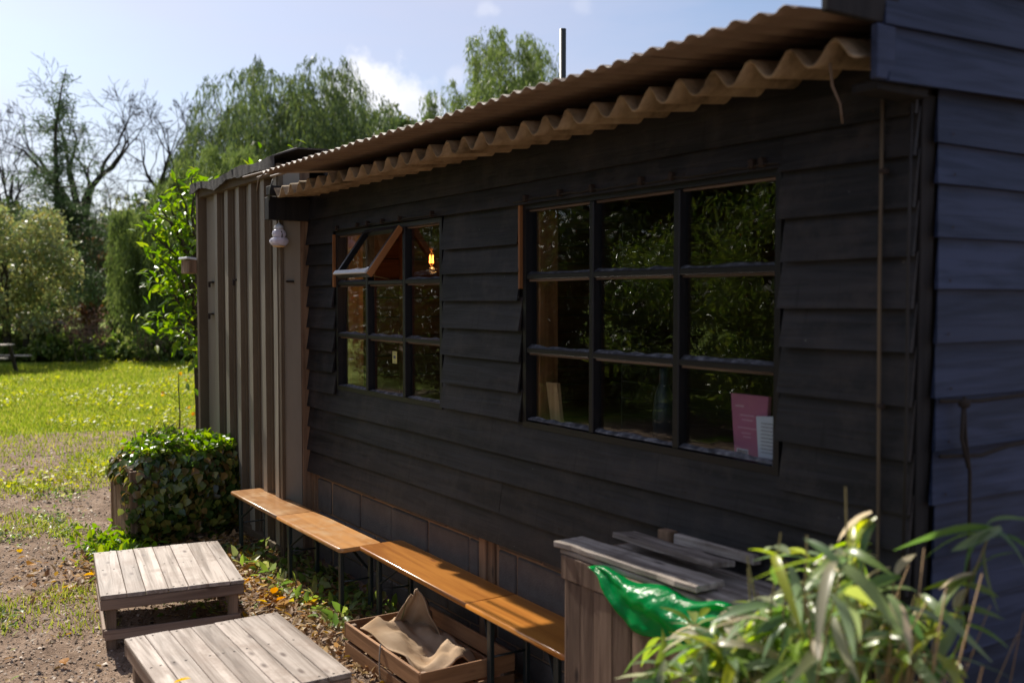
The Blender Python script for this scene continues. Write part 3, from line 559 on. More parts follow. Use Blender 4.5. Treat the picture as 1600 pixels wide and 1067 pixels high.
# ------------------------------------------------------------------ meadow grass, weeds, crumbs
def blades(n, xr, yr, thr, h, w, mat, name, label, rng, cat, minx=None, dens=1.0, lean=.35):
    x = rng.uniform(*xr, n) if minx is None else xr[0]*np.exp(rng.uniform(0, 1, n)*math.log(xr[1]/xr[0])); 
    y = -rng.uniform(0, 1, n)*x*(yr[1]-yr[0]) - yr[0]*x
    keep = (grassness(x, y)*dens > rng.uniform(0, 1, n)*thr) & ~((y < -2.75) & (x < 10.2)) ; x = x[keep]; y = y[keep]; n = len(x)
    z = np.where(x < 19, gz(x, y)*np.clip((20-x)/8, 0, 1), 0)-.004
    yaw = rng.uniform(0, 6.28, n); H = h*rng.uniform(.5, 1.3, n)*(1+.035*np.clip(x-8, 0, 30)); Wd = w*(1+.12*np.clip(x-6, 0, 40)); ln = rng.normal(0, lean, (n, 2))
    c = np.cos(yaw)*Wd; s = np.sin(yaw)*Wd
    V = np.empty((n, 3, 3)); V[:, 0] = np.stack([x-c, y-s, z], 1); V[:, 1] = np.stack([x+c, y+s, z], 1); V[:, 2] = np.stack([x+ln[:, 0]*H, y+ln[:, 1]*H, z+H], 1)
    F = np.arange(n*3).reshape(-1, 3); o = link(name, np_mesh(name, V.reshape(-1, 3), F, mat)); tag(o, label, cat, kind='stuff'); return o
blades(330000, (4, 32), (-.02, .56), 1.0, .05, .0045, M['grass'], 'meadow_grass', 'short bright backlit grass covering the meadow', rg, 'grass', minx=1)
blades(2600, (3.6, 12), (.05, .5), .5, .07, .004, M['grass'], 'path_grass', 'thin grass tufts growing on the trodden earth path', rg, 'grass', minx=1)
# broad yellow-green weeds
n = 42000; x = rg.uniform(8.5, 31, n); y = -rg.uniform(.02, .55, n)*x; k = (fbm(x, y, .55, 77) > .585) & ((grassness(x, y) > .2)) & ~((y < -2.7) & (x < 10.3)); x = x[k]; y = y[k]
P = np.stack([x, y, .03+rg.uniform(0, .07, len(x))*(1+x*.03)], 1)
o = link('meadow_weeds', scatter(P, rotmats(len(P), rg, .55), .042*rg.uniform(.5, 1.6, len(P))*(1+.02*x), LEAF, 'meadow_weeds', M['weed'])); tag(o, 'yellow green broad leaved weeds scattered over the meadow', 'weeds', kind='stuff')
# crumbs and chips on the path
n = 52000; x = 3.4*np.exp(rg.uniform(0, 1, n)*math.log(14/3.4)); y = rg.uniform(-.52, .08, n)*x; k = ~((y < -2.76) & (x < 10)); x = x[k]; y = y[k]
P = np.stack([x, y, gz(x, y)*np.clip((20-x)/8, 0, 1)+.003], 1)
CH = (np.array([(-.5, -.25, 0), (.5, -.2, 0), (.1, .35, 0), (0, 0, .35)]), np.array([(0, 1, 3), (1, 2, 3), (2, 0, 3)]))
o = link('soil_crumbs', scatter(P, rotmats(len(P), rg, .35), .011*(.5+rg.exponential(.6, len(P)))*(1+.06*np.clip(x-4, 0, 10)), CH, 'soil_crumbs', M['chips'])); tag(o, 'brown soil crumbs and bark chips on the trodden earth', 'soil', kind='stuff')
# leaf litter along the wall and near the planter
def litter(n, f, name, label, mat, s, rng, lift=.012, tpl=FOLD, tilt=.5):
    x, y = f(n); z = gz(x, y)+lift+rng.uniform(0, .02, len(x)); P = np.stack([x, y, z], 1)
    tv = (FOLD[0], np.array([(0, 6, 2, 1), (6, 3, 3, 2), (0, 5, 4, 6), (6, 4, 3, 3)]))
    v, fc = FOLD[0], np.array([(0, 6, 1), (6, 2, 1), (6, 3, 2), (0, 5, 6), (5, 4, 6), (4, 3, 6)])
    o = link(name, scatter(P, rotmats(len(P), rng, tilt), s*rng.uniform(.5, 1.35, len(P)), (v, fc), name, mat)); tag(o, label, 'leaves', kind='stuff')
def strip(n):
    x = rg.uniform(3.5, 8.2, n); y = -2.02-(x-4)*.10+rg.normal(0, .22, n); return x, y
litter(2300, strip, 'leaf_litter', 'crisp fallen leaves lying in a strip before the benches', M['litter'], .055, rg)
def under(n):
    x = rg.uniform(3.4, 8.0, n); y = rg.uniform(-2.76, -2.1, n); return x, y
litter(1300, under, 'leaf_litter', 'fallen leaves lying in the shade under the benches', M['litter'], .055, rg)
def byplant(n):
    x = 7.45+rg.normal(0, .42, n); y = -1.62+rg.normal(0, .42, n); return x, y
litter(800, byplant, 'leaf_litter', 'pale fallen leaves in front of the ivy planter', M['litter'], .055, rg)
def anyq(n):
    x = rg.uniform(3.6, 14, n); y = -rg.uniform(-.05, .3, n)*x; k = fbm(x, y, 1.1, 91) > .52; return x[k], y[k]
litter(2600, anyq, 'path_debris', 'small dry leaf bits and straw scattered over the trodden earth', M['litter'], .022, rg, .004, tilt=.35)
def anyp(n):
    x = rg.uniform(3.5, 13, n); y = -rg.uniform(-.05, .3, n)*x; return x, y
litter(420, anyp, 'leaf_litter', 'single dry leaves scattered over the open path', M['litter'], .05, rg)
def mixw(n):
    x = rg.uniform(5.2, 7.6, n); y = -2.35-rg.uniform(-.12, .38, n); return x, y
litter(700, mixw, 'ground_weeds', 'small green weeds growing beneath the benches', M['under'], .075, rg, .03, tilt=.8)
def mixp(n):
    x = 7.9+rg.normal(0, .35, n); y = -1.55+rg.normal(0, .13, n); return x, y
litter(520, mixp, 'ground_weeds', 'bright weeds growing at the wooden end of the planter', M['fresh'], .07, rg, .05, tilt=.8)
def mixq(n):
    a = rg.integers(0, 9, n); c = np.array([(8.9, -.9), (9.6, -1.3), (9.9, -.7), (10.6, -1.6), (6.6, -.55), (9.1, -1.35), (5.9, -.35), (6.9, -1.5), (6.3, -1.75)])[a]; x = c[:, 0]+rg.normal(0, .20, n); y = c[:, 1]+rg.normal(0, .11, n); return x, y
litter(1100, mixq, 'ground_weeds', 'low clover patches dotted on the trodden path', M['under'], .04, rg, .02, tilt=.6)
# larger yellow leaves, one by one
lm = mk('fallen_leaf', [(0, 0, 0), (.03, .035, .012), (.065, .03, .004), (.085, .0, -.004), (.06, -.032, .01), (.028, -.034, .014), (.04, 0, 0)], [(0, 6, 1), (1, 6, 2), (2, 6, 3), (0, 5, 6), (5, 4, 6), (4, 3, 6)], M['yellow_leaf'])
for i in range(96):
    if i < 68: x = random.uniform(5.9, 7.4); y = -2.22+random.gauss(0, .12)-(x-6)*.05
    elif i < 90: x = random.gauss(7.5, .35); y = random.gauss(-1.5, .3)
    else: x = random.uniform(4.5, 9); y = -random.uniform(.0, .25)*x
    o = link('fallen_leaf', lm, None, (x, y, float(gz(x, y))+.03), (random.gauss(0, .4), random.gauss(0, .4), random.uniform(0, 6.28))); o.scale = (random.uniform(.6, 1.05),)*3
    lb_, gp_ = [('yellow orange fallen leaf in the litter strip before the benches', 'yellow leaves before the benches'), ('yellow fallen leaf on the ground in front of the ivy planter', 'yellow leaves before the planter'), ('yellow fallen leaf lying alone on the open trodden path', 'yellow leaves on the path')][0 if i < 68 else 1 if i < 90 else 2]
    tag(o, lb_, 'leaf', gp_)
# bright scraps
for (x, y, lb) in [(5.35, -.60, 'white scrap of paper on the earth left of the nearer low table'), (9.0, -.62, 'pale flat stone lying on the path near the left edge')]:
    o = link('scrap', mk('scrap', [(0, 0, 0), (.09, .02, .02), (.14, .08, 0), (.06, .10, .015), (0, .06, .01)], [(0, 1, 2, 3, 4)], M['paper']), None, (x, y, float(gz(x, y))+.012), (0, 0, random.uniform(0, 6))); tag(o, lb, 'scrap')
for (x, y, a, ln) in [(5.05, -.42, .3, .28), (6.1, -.5, 1.9, .22)]:
    o = link('stick', rope_me('stick', [(0, 0, .01), (ln*.4, .015, .02), (ln, 0, .012)], .006, M['bark_pale'], 5), None, (x, y, float(gz(x, y))), (0, 0, a)); tag(o, 'pale broken stick lying on the path, the %s one' % ('nearer' if x < 5.5 else 'farther'), 'stick')

# ------------------------------------------------------------------ shed
shed = empty('shed', (4.5, -2.8, 0)); tag(shed, 'long black weatherboarded shed with two grid windows and a corrugated roof', 'shed')
OX, OY = 4.5, -2.8
def sbox(name, x0, x1, y0, y1, z0, z1, mat, parent=None, **k):
    p = parent or shed
    return box(name, x0-OX, x1-OX, y0-OY, y1-OY, z0, z1, mat, p, **k)
def weatherboard(x0, x1, ztop, zbot, par=shed, lip=.040, mat='black', cut=0.0):
    """tapered board lapped over the one below; slightly wavy lower edge"""
    n = max(2, min(7, int((x1-x0)/.35)+1)); v = []; f = []; cx = (x0+x1)/2; cz = (ztop+zbot)/2
    e0 = random.uniform(-.004, .004); e1 = random.uniform(-.004, .004)
    for i in range(n):
        u = i/(n-1); x = x0+(x1-x0)*u
        w = e0+(e1-e0)*u+random.uniform(-.002, .002)
        sh = cut*(.5-u) 
        v += [(x-cx, .006, ztop+.02-cz), (x-cx, .010, ztop+.02-cz), (x-cx+sh*0, lip+random.uniform(-.003, .003), zbot+w-cz), (x-cx, lip-.014, zbot+w-cz-.001)]
    for i in range(n-1):
        a = i*4; c = a+4
        f += [(a, a+1, c+1, c), (a+1, a+2, c+2, c+1), (a+2, a+3, c+3, c+2), (a+3, a, c, c+3)]
    f += [(0, 3, 2, 1), (n*4-4, n*4-3, n*4-2, n*4-1)]
    o = link('weatherboard', mk('weatherboard', v, f, M[mat]), par, (cx-OX, -2.812-OY, cz)); return o
# left strip
L_ = [2.535, 2.346, 2.195, 2.043, 1.886, 1.733, 1.575, 1.422, 1.268]
for a_, b_ in zip(L_[:-1], L_[1:]): weatherboard(6.612+random.uniform(-.012, .012), 7.11, a_, b_)
Mi = [2.41, 2.226, 2.084, 1.938, 1.785, 1.629, 1.468, 1.322]
for a_, b_ in zip(Mi[:-1], Mi[1:]): weatherboard(4.225+random.uniform(-.012, .012), 5.035+random.uniform(-.01, .008), a_, b_)
Ri = [2.535, 2.404, 2.24, 2.079, 1.916, 1.776, 1.606, 1.432, 1.262]
for a_, b_ in zip(Ri[:-1], Ri[1:]): weatherboard(1.955, 2.505+random.uniform(-.012, .014), a_, b_)
weatherboard(2.505, 6.612, 2.54, 2.425)
weatherboard(5.035-.0, 4.225, 2.43, 2.408) if False else None
weatherboard(1.955, 7.11, 2.73, 2.535, lip=.036)
for a_, b_, lp in [(1.300, 1.140, .040), (1.14, .995, .040), (.995, .820, .040), (.82, .655, .040)]:
    weatherboard(1.955, 4.4 if a_ < 1.1 else 7.11, a_, b_, lip=lp)
    if a_ < 1.1: weatherboard(4.403, 7.11, a_, b_, lip=lp)
# wall backing
wl = []
sbox('wall_lining', 1.98, 7.08, -2.90, -2.815, .64, 1.30, M['blackz'], bev=0)
sbox('wall_lining', 1.98, 7.08, -2.90, -2.815, 2.42, 2.72, M['blackz'], bev=0)
for (a_, b_) in [(6.60, 7.08), (4.215, 5.04), (1.98, 2.51)]: sbox('wall_lining', a_, b_, -2.90, -2.815, 1.301, 2.419, M['blackz'], bev=0)
nv = []; nf = []
for z in [2.56, 2.45, 1.165, 1.02, .845, .68]:
    for k in range(12):
        x = 2.12+k*.44+random.uniform(-.02, .02)
        if z > 2.4 and random.random() < .3: continue
        c = len(nv); 
        for q in range(6): nv.append((x+.005*math.cos(q*1.047)-OX, -2.7765+(.002 if z < 2.5 else .0045)-OY, z+.005*math.sin(q*1.047)))
        nf.append(tuple(range(c, c+6)))
tag(link('nail_heads', mk('nail_heads', nv, nf, M['nail']), shed), kind='stuff')
# plinth of concrete blocks and two timber posts
sbox('mortar_bed', 1.98, 7.08, -2.97, -2.835, -.1, .66, M['mortar'], bev=0)
for r_, (z0, z1) in enumerate([(.615, .70), (.372, .603), (.128, .360), (-.10, .116)]):
    xx = 7.02 - (.25 if r_ % 2 else 0)
    if r_ % 2: sbox('block', 6.79, 7.02, -2.95, -2.82, z0, z1, M['block'], bev=.006, jit=.003)
    while xx > 1.99:
        x1 = xx-.018; x0 = max(xx-.49, 1.985)
        if x1-x0 > .08 and not (x0 < 4.62 and x1 > 4.50 and r_ < 3):
            d_ = random.uniform(-.004, .006); sbox('block', x0, x1, -2.95, -2.822+d_, z0, z1, M['block'], bev=.008, jit=.003)
        elif x1-x0 > .08:
            if x0 < 4.49: sbox('block', x0, 4.485, -2.95, -2.822, z0, z1, M['block'], bev=.008, jit=.003)
            if x1 > 4.72: sbox('block', 4.70, x1, -2.95, -2.822, z0, z1, M['block'], bev=.008, jit=.003)
        xx -= .49
sbox('post', 4.60, 4.67, -2.92, -2.812, .05, .70, M['rough_timber'], jit=.004); sbox('post', 4.52, 4.585, -2.93, -2.82, .05, .70, M['rough_timber'], jit=.004)
sbox('post', 7.04, 7.10, -2.92, -2.80, -.02, .70, M['rough_timber'], jit=.003); sbox('post', 7.11, 7.165, -2.95, -2.84, -.02, 2.6, M['blackz'])

def window(x0, x1, z0, z1, cols, rails, name_label, opening=None):
    """cols: list of (left,right) pane edges in X; rails: list of (low,high) pane edges in Z"""
    cx = (x0+x1)/2; cz = (z0+z1)/2; fr = .028; Yc = -2.80
    bm = bmesh.new()
    def cub(a0, a1, b0, b1, c0, c1):
        r = bmesh.ops.create_cube(bm, size=1); 
        for v in r['verts']: v.co = Vector(((a0+a1)/2-cx+v.co.x*(a1-a0), (b0+b1)/2-Yc+v.co.y*(b1-b0), (c0+c1)/2-cz+v.co.z*(c1-c0)))
    cub(x0, x0+fr, -2.86, -2.795, z0, z1); cub(x1-fr, x1, -2.86, -2.795, z0, z1); cub(x0+fr, x1-fr, -2.86, -2.795, z0, z0+.030); cub(x0+fr, x1-fr, -2.86, -2.795, z1-fr, z1)
    me = bpy.data.meshes.new('window'); bm.to_mesh(me); bm.free(); me.materials.append(M['joinery'])
    w = link('window', me, shed, (cx-OX, Yc-OY, cz)); w['label'] = name_label
    def wb(nm, a0, a1, b0, b1, c0, c1, mt, **k): return box(nm, a0-cx, a1-cx, b0-Yc, b1-Yc, c0-cz, c1-cz, mt, w, **k)
    cs = sorted(cols); rs = sorted(rails)
    for i in range(len(cs)-1): wb('mullion', cs[i][1], cs[i+1][0], -2.85, -2.797, z0+.03, z1-fr, M['joinery'], bev=.004)
    for j in range(len(rs)-1):
        for c in cs: wb('glazing_bar', c[0], c[1], -2.852, -2.797, rs[j][1], rs[j+1][0], M['joinery'], bev=.004)
    for c in cs:
        for j, r in enumerate(rs):
            if opening and c == opening[0] and j == opening[1]: continue
            wb('pane', c[0]-.004, c[1]+.004, -2.834, -2.831, r[0]-.004, r[1]+.004, M['glass'], bev=0)
            # sloping putty at the bottom of each pane, ragged by weather
            n = 9; v = []; f = []
            for i in range(n):
                u = i/(n-1); x = c[0]+(c[1]-c[0])*u-cx; t1 = random.uniform(.006, .017); t2 = random.uniform(.016, .026)
                v += [(x, -2.8305-Yc, r[0]-cz-.002), (x, -2.8305-Yc, r[0]+t1-cz), (x, -2.8305+t2-Yc, r[0]+.003-cz), (x, -2.8305+t2+.003-Yc, r[0]-.003-cz)]
            for i in range(n-1):
                a = i*4; e = a+4
                for q in range(4): f.append((a+q, a+(q+1) % 4, e+(q+1) % 4, e+q))
            f += [(0, 1, 2, 3), (n*4-1, n*4-2, n*4-3, n*4-4)]
            link('putty', mk('putty', v, f, M['putty']), w)
            wb('bead', c[0], c[1], -2.8295, -2.815, r[1]-.010, r[1]+.001, M['pale_bead'], bev=.002, jit=.001)
    # inner bare wood jambs
    return w, wb
c1 = [(6.104, 6.564), (5.560, 6.068), (5.078, 5.524)]
r1_ = [(1.338, 1.682), (1.708, 2.041), (2.068, 2.390)]
w1, wb1 = window(5.050, 6.592, 1.308, 2.418, c1, r1_, 'smaller grid window with its top middle sash pushed open', opening=((5.560, 6.068), 2))
c2 = [(3.660, 4.176), (3.091, 3.628), (2.540, 3.054)]
w2, wb2 = window(2.512, 4.205, 1.300, 2.425, c2, [(1.340, 1.676), (1.703, 2.046), (2.074, 2.396)], 'larger grid window with books standing on its sill')
# bare-wood edges beside the frames
for (w_, wb_, xx, z0, z1) in ((w1, wb1, 6.594, 2.03, 2.40), (w2, wb2, 4.207, 2.00, 2.42)): wb_('edging', xx, xx+.014, -2.83, -2.775, z0, z1, M['orange_wood'], bev=.002, jit=.002)
# inner sills and jambs
sbox('window_sill', 5.05, 6.6, -3.04, -2.875, 1.285, 1.312, M['interior_x']); sbox('window_sill', 2.51, 4.21, -3.04, -2.875, 1.290, 1.320, M['interior_x'])
for (a_, b_) in ((6.56, 6.60), (4.17, 4.21), (5.03, 5.07), (2.50, 2.54)): sbox('window_jamb', a_, b_, -2.99, -2.875, 1.325, 2.40, M['orange_wood'])
# open sash, hinged along its top edge
hx0, hx1, hz, ang = 5.566, 6.060, 2.392, math.radians(36)
sash = bmesh.new()
def sc_(x0, x1, u0, u1, t0, t1):
    r = bmesh.ops.create_cube(sash, size=1)
    for v in r['verts']: v.co = Vector(((x0+x1)/2+v.co.x*(x1-x0), (t0+t1)/2+v.co.y*(t1-t0), (u0+u1)/2+v.co.z*(u1-u0)))
sw = (hx1-hx0)/2; sh_ = .37
sc_(-sw, -sw+.026, -sh_, 0, -.018, .018); sc_(sw-.026, sw, -sh_, 0, -.018, .018); sc_(-sw+.026, sw-.026, -.026, 0, -.018, .018); sc_(-sw+.026, sw-.026, -sh_, -sh_+.026, -.018, .018)
me = bpy.data.meshes.new('sash'); sash.to_mesh(me); sash.free(); me.materials.append(M['joinery'])
wc = Vector(((5.050+6.592)/2, -2.80, (1.308+2.418)/2))
so = link('sash', me, w1, Vector(((hx0+hx1)/2, -2.790, hz))-wc, (ang, 0, 0))
so2 = link('pane', box_me('pane', 2*sw-.05, .003, sh_-.05, M['glass'], 0), w1, so.location + Euler((ang, 0, 0)).to_matrix() @ Vector((0, 0, -sh_/2)), (ang, 0, 0))
sb_ = link('edging', box_me('edging', .012, .04, sh_, M['orange_wood'], .002), w1, so.location + Euler((ang, 0, 0)).to_matrix() @ Vector((-sw-.007, -.0, -sh_/2)), (ang, 0, 0))
sb_ = link('edging', box_me('edging', 2*sw, .012, .030, M['white_paint'], .002), w1, so.location + Euler((ang, 0, 0)).to_matrix() @ Vector((0, .025, -sh_+.013)), (ang, 0, 0)); sb_['label'] = 'white bottom edge of the open sash'
beam('stay', Vector((5.82, -2.83, 2.075))-wc, Vector((5.70, -2.62, 2.10))-wc, .012, .006, M['brass'], w1, 0)
# cable with clips above both windows
def drape(x0, x1, z, n, amp=.006): return [(x0+(x1-x0)*i/n, -2.765+random.uniform(-.003, .003), z+random.uniform(-amp, amp)) for i in range(n+1)]
t = tag(link('window_cable', rope_me('window_cable', drape(2.50, 4.24, 2.440, 22), .0035, M['cable'], 5)), 'thin dark cable clipped along the top of the larger window', 'cable')
for x in (2.58, 2.63, 3.07, 3.26, 3.60, 3.85, 4.14): link('clip', box_me('clip', .022, .03, .035, M['nail'], .004), t, (x, -2.768, 2.448), (0, random.uniform(-.3, .3), 0))
t = tag(link('window_cable', rope_me('window_cable', drape(5.06, 6.60, 2.432, 20), .0035, M['cable'], 5)), 'thin dark cable clipped along the top of the smaller window', 'cable')
for x in (5.12, 5.53, 5.78, 6.0, 6.16, 6.50): link('clip', box_me('clip', .022, .03, .032, M['nail'], .004), t, (x, -2.768, 2.44), (0, random.uniform(-.3, .3), 0))

# inside of the shed
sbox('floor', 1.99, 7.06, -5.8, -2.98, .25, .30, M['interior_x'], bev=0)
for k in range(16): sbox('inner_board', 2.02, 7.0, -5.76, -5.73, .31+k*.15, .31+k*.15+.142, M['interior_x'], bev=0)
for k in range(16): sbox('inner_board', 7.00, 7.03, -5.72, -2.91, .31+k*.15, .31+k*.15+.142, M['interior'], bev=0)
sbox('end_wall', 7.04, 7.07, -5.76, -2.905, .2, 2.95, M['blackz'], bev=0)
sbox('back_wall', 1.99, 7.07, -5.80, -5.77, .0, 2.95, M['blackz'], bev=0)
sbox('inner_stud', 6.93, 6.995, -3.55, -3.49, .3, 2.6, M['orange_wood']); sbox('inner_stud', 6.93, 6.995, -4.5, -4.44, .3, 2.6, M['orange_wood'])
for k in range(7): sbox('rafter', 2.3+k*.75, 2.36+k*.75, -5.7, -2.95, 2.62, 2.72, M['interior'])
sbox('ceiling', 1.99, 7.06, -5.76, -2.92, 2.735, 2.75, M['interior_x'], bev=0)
# pendant bulb
t = empty('pendant_bulb', (6.11, -3.30, 2.60)); tag(t, 'glowing amber filament bulb hanging inside the smaller window', 'light bulb')
link('flex', rope_me('flex', [(0, 0, 0), (.002, 0, -.15), (0, 0, -.30)], .003, M['cable'], 5), t)
link('cap', lathe_me('cap', [(.001, -.255), (.014, -.257), (.015, -.30), (.012, -.315), (.001, -.316)], M['brass'], 14), t)
link('globe', lathe_me('globe', [(.012, -.313), (.022, -.335), (.034, -.365), (.036, -.385), (.028, -.42), (.014, -.44), (.001, -.444)], M['bulb'], 18), t)
fb = []
for k in range(6):
    a = k*math.pi/3; fb.append((.012*math.cos(a), .012*math.sin(a), -.35)); fb.append((.014*math.cos(a+.3), .014*math.sin(a+.3), -.405))
link('filament', rope_me('filament', fb, .0022, M['filament'], 4), t)
pl = bpy.data.lights.new('bulb_light', 'POINT'); pl.energy = 1.6; pl.color = (1, .45, .14); pl.shadow_soft_size = .03; po = bpy.data.objects.new('bulb_light', pl); COL.objects.link(po); po.location = (6.11, -3.30, 2.145)
# things on the sills
def stand(name, pts, th, mat, label, cat):
    """thin upright card leaning against the glass; outline in X,Z"""
    v = [(x, 0, z) for x, z in pts]+[(x, -th, z) for x, z in pts]; n = len(pts)
    f = [tuple(range(n)), tuple(range(2*n-1, n-1, -1))]+[(i, i+n, (i+1) % n+n, (i+1) % n) for i in range(n)]
    cx = sum(p[0] for p in pts)/n; v = [(a-cx, b, c) for a, b, c in v]
    o = link(name, mk(name, v, f, mat), None, (cx, 0, 0)); tag(o, label, cat); return o
bk = stand('book', [(2.862, 1.572), (2.664, 1.572), (2.684, 1.322), (2.838, 1.322)], .018, M['pink'], 'pink book standing on the sill of the larger window', 'book'); bk.location.y = -2.905
bx0 = bk.location.x
for (xa, xb, z, h, mt) in [(2.835, 2.79, 1.525, .008, 'pink2'), (2.81, 2.735, 1.490, .006, 'pink2'), (2.80, 2.74, 1.472, .006, 'pink2'), (2.82, 2.70, 1.44, .005, 'pink2'), (2.80, 2.75, 1.42, .005, 'pink2'), (2.79, 2.75, 1.405, .005, 'pink2'), (2.825, 2.765, 1.345, .022, 'paper')]:
    link('print', box_me('print', xa-xb, .001, h, M[mt], 0), bk, ((xa+xb)/2-bx0, .0018, z))
for k in range(7): link('print', box_me('print', .003 if k % 2 else .005, .001, .014, M['ink'], 0), bk, (2.772+k*.0075-bx0, .0032, 1.345))
pp = stand('leaflet', [(2.705, 1.495), (2.585, 1.505), (2.575, 1.322), (2.690, 1.322)], .012, M['paper'], 'white leaflet standing in front of the pink book', 'leaflet'); pp.location.y = -2.882
for k in range(9): link('print', box_me('print', .07, .0008, .0025, M['ink'], 0), pp, (.004, .0012, 1.36+k*.014))
stand('wood_offcut', [(4.150, 1.525), (4.055, 1.525), (4.02, 1.322), (4.105, 1.322)], .02, M['cardboard'], 'pale wood offcut leaning at the left end of the larger window sill', 'offcut').location.y = -2.90
st = tag(link('sticker', box_me('sticker', .062, .0012, .078, M['yellow'], 0), None, (5.735, -2.8296, 1.575)), 'small yellow sticker on the bottom middle pane of the smaller window', 'sticker')
link('symbol', box_me('symbol', .030, .001, .018, M['ink'], 0), st, (0, .0013, .002)); link('symbol', box_me('symbol', .030, .001, .003, M['ink'], 0), st, (0, .0013, -.03)); link('symbol', box_me('symbol', .030, .001, .003, M['ink'], 0), st, (0, .0013, .03))
o = tag(link('jug', lathe_me('jug', [(.001, 0), (.045, 0), (.05, .1), (.04, .2), (.02, .25), (.018, .32), (.001, .32)], flat('blue_grey_glaze', (.015, .022, .028), .3), 16), None, (3.36, -3.02+.03, 1.3201)), 'dark blue grey bottle on the sill behind the middle of the larger window', 'bottle')

# end gable (black boards with sky blue in their colour) ----------------------------------------------
gz_ = [2.60, 2.447, 2.318, 2.148, 1.982, 1.806, 1.632, 1.458, 1.285, 1.11, .94, .765, .59, .415, .24, .06]
def gable_board(y0, y1, zt, zb, x, lip=.030, tilt=0):
    n = 5; v = []; f = []; cy = (y0+y1)/2; cz = (zt+zb)/2
    for i in range(n):
        u = i/(n-1); yy = y0+(y1-y0)*u-cy; w = random.uniform(-.002, .002)+tilt*u; s = (.035 if i == 0 else 0)
        v += [(-.008, yy-s, zt+.02-cz+tilt*u), (-.004, yy-s, zt+.02-cz+tilt*u), (-lip, yy, zb+w-cz), (-lip+.014, yy, zb+w-cz-.001)]
    for i in range(n-1):
        a = i*4; c = a+4
        f += [(a, c, c+1, a+1), (a+1, c+1, c+2, a+2), (a+2, c+2, c+3, a+3), (a+3, c+3, c, a)]
    f += [(0, 1, 2, 3), (n*4-1, n*4-2, n*4-3, n*4-4)]
    link('gable_board', mk('gable_board', v, f, M['black_y']), shed, (x-OX, cy-OY, cz))
for a_, b_ in zip(gz_[:-1], gz_[1:]): gable_board(-2.875+random.uniform(-.012, .012), -5.8, a_, b_, 1.962, tilt=random.uniform(-.02, .01))
for a_, b_ in [(2.762, 2.598), (2.93, 2.762), (3.1, 2.93)]: gable_board(-2.545 - (.02 if a_ < 2.8 else 0), -5.9, a_, b_, 1.925, tilt=.10)
sbox('gable_lining', 1.965, 1.985, -5.78, -2.93, .0, 2.6, M['blackz'], bev=0); sbox('gable_lining', 1.93, 1.96, -5.78, -2.60, 2.62, 3.0, M['blackz'], bev=0)
sbox('soffit_block', 1.925, 2.02, -2.80, -2.55, 2.575, 2.602, M['blackz']); sbox('corner_post', 1.965, 2.0, -2.90, -2.83, 0, 2.6, M['blackz'])
sbox('barge_board', 1.905, 1.93, -2.62, -2.30, 2.765, 2.93, M['blackz']); sbox('barge_board', 1.90, 1.925, -2.60, -2.515, 2.60, 2.76, M['black_y'])
nv = []; nf = []
for z in gz_[1:]:
    for yy in (-2.95, -3.42, -3.9):
        yq = yy+random.uniform(-.015, .015); zz = z+.028+random.uniform(-.004, .004); c = len(nv)
        for q in range(6): nv.append((1.930-OX+.0, yq+.005*math.cos(-q*1.047)-OY, zz+.005*math.sin(-q*1.047)))
        nf.append(tuple(range(c, c+6)))
tag(link('nail_heads', mk('nail_heads', nv, nf, M['nail']), shed), kind='stuff')
t = tag(link('rope', rope_me('rope', [(1.918, -2.88, 1.622), (1.915, -3.1, 1.612), (1.912, -3.4, 1.62), (1.91, -3.8, 1.625)], .007, M['rope'])), 'dark rope stretched across the blue black end wall with a knotted hanging end', 'rope')
link('knot', lathe_me('knot', [(.001, -.022), (.018, -.012), (.02, .006), (.001, .02)], M['rope'], 8), t, (1.905, -2.99, 1.612))
link('tail', rope_me('tail', [(1.905, -2.99, 1.61), (1.905, -3.0, 1.5), (1.90, -3.02, 1.38), (1.90, -3.025, 1.1), (1.90, -3.01, .8)], .006, M['rope']), t)
link('tail', rope_me('tail', [(1.905, -2.985, 1.61), (1.90, -2.97, 1.5), (1.90, -3.01, 1.4)], .006, M['rope']), t)
tag(link('rope', rope_me('rope', [(1.915, -2.88, 1.445), (1.912, -3.1, 1.43), (1.91, -3.25, 1.45), (1.91, -3.8, 1.47)], .007, M['rope'])), 'lower dark rope running along the blue black end wall', 'rope')
# conduit at the corner
t = tag(link('conduit', rope_me('conduit', [(2.067, -2.765, 2.60), (2.066, -2.763, 2.0), (2.058, -2.764, 1.3), (2.052, -2.763, .25)], .006, M['rust'], 8)), 'thin rusty vertical conduit beside the shed corner', 'pipe')
for z in (2.36, 1.60, .9): link('clip', box_me('clip', .03, .02, .018, M['nail'], .003), t, (2.06, -2.768, z))
tag(link('cable', rope_me('cable', [(1.955, -2.758, 2.56), (1.957, -2.756, 2.1), (1.953, -2.755, 1.6), (1.957, -2.756, .9)], .005, M['cable'], 5)), 'black cable running down the edge of the shed corner', 'cable')
tag(link('twig', rope_me('twig', [(2.06, -2.5, 2.67), (2.05, -2.5, 2.60), (2.02, -2.5, 2.54), (2.01, -2.5, 2.48)], [.004, .004, .003, .002], M['twig'], 5)), 'dry twig hanging from the eave near the shed corner', 'twig')

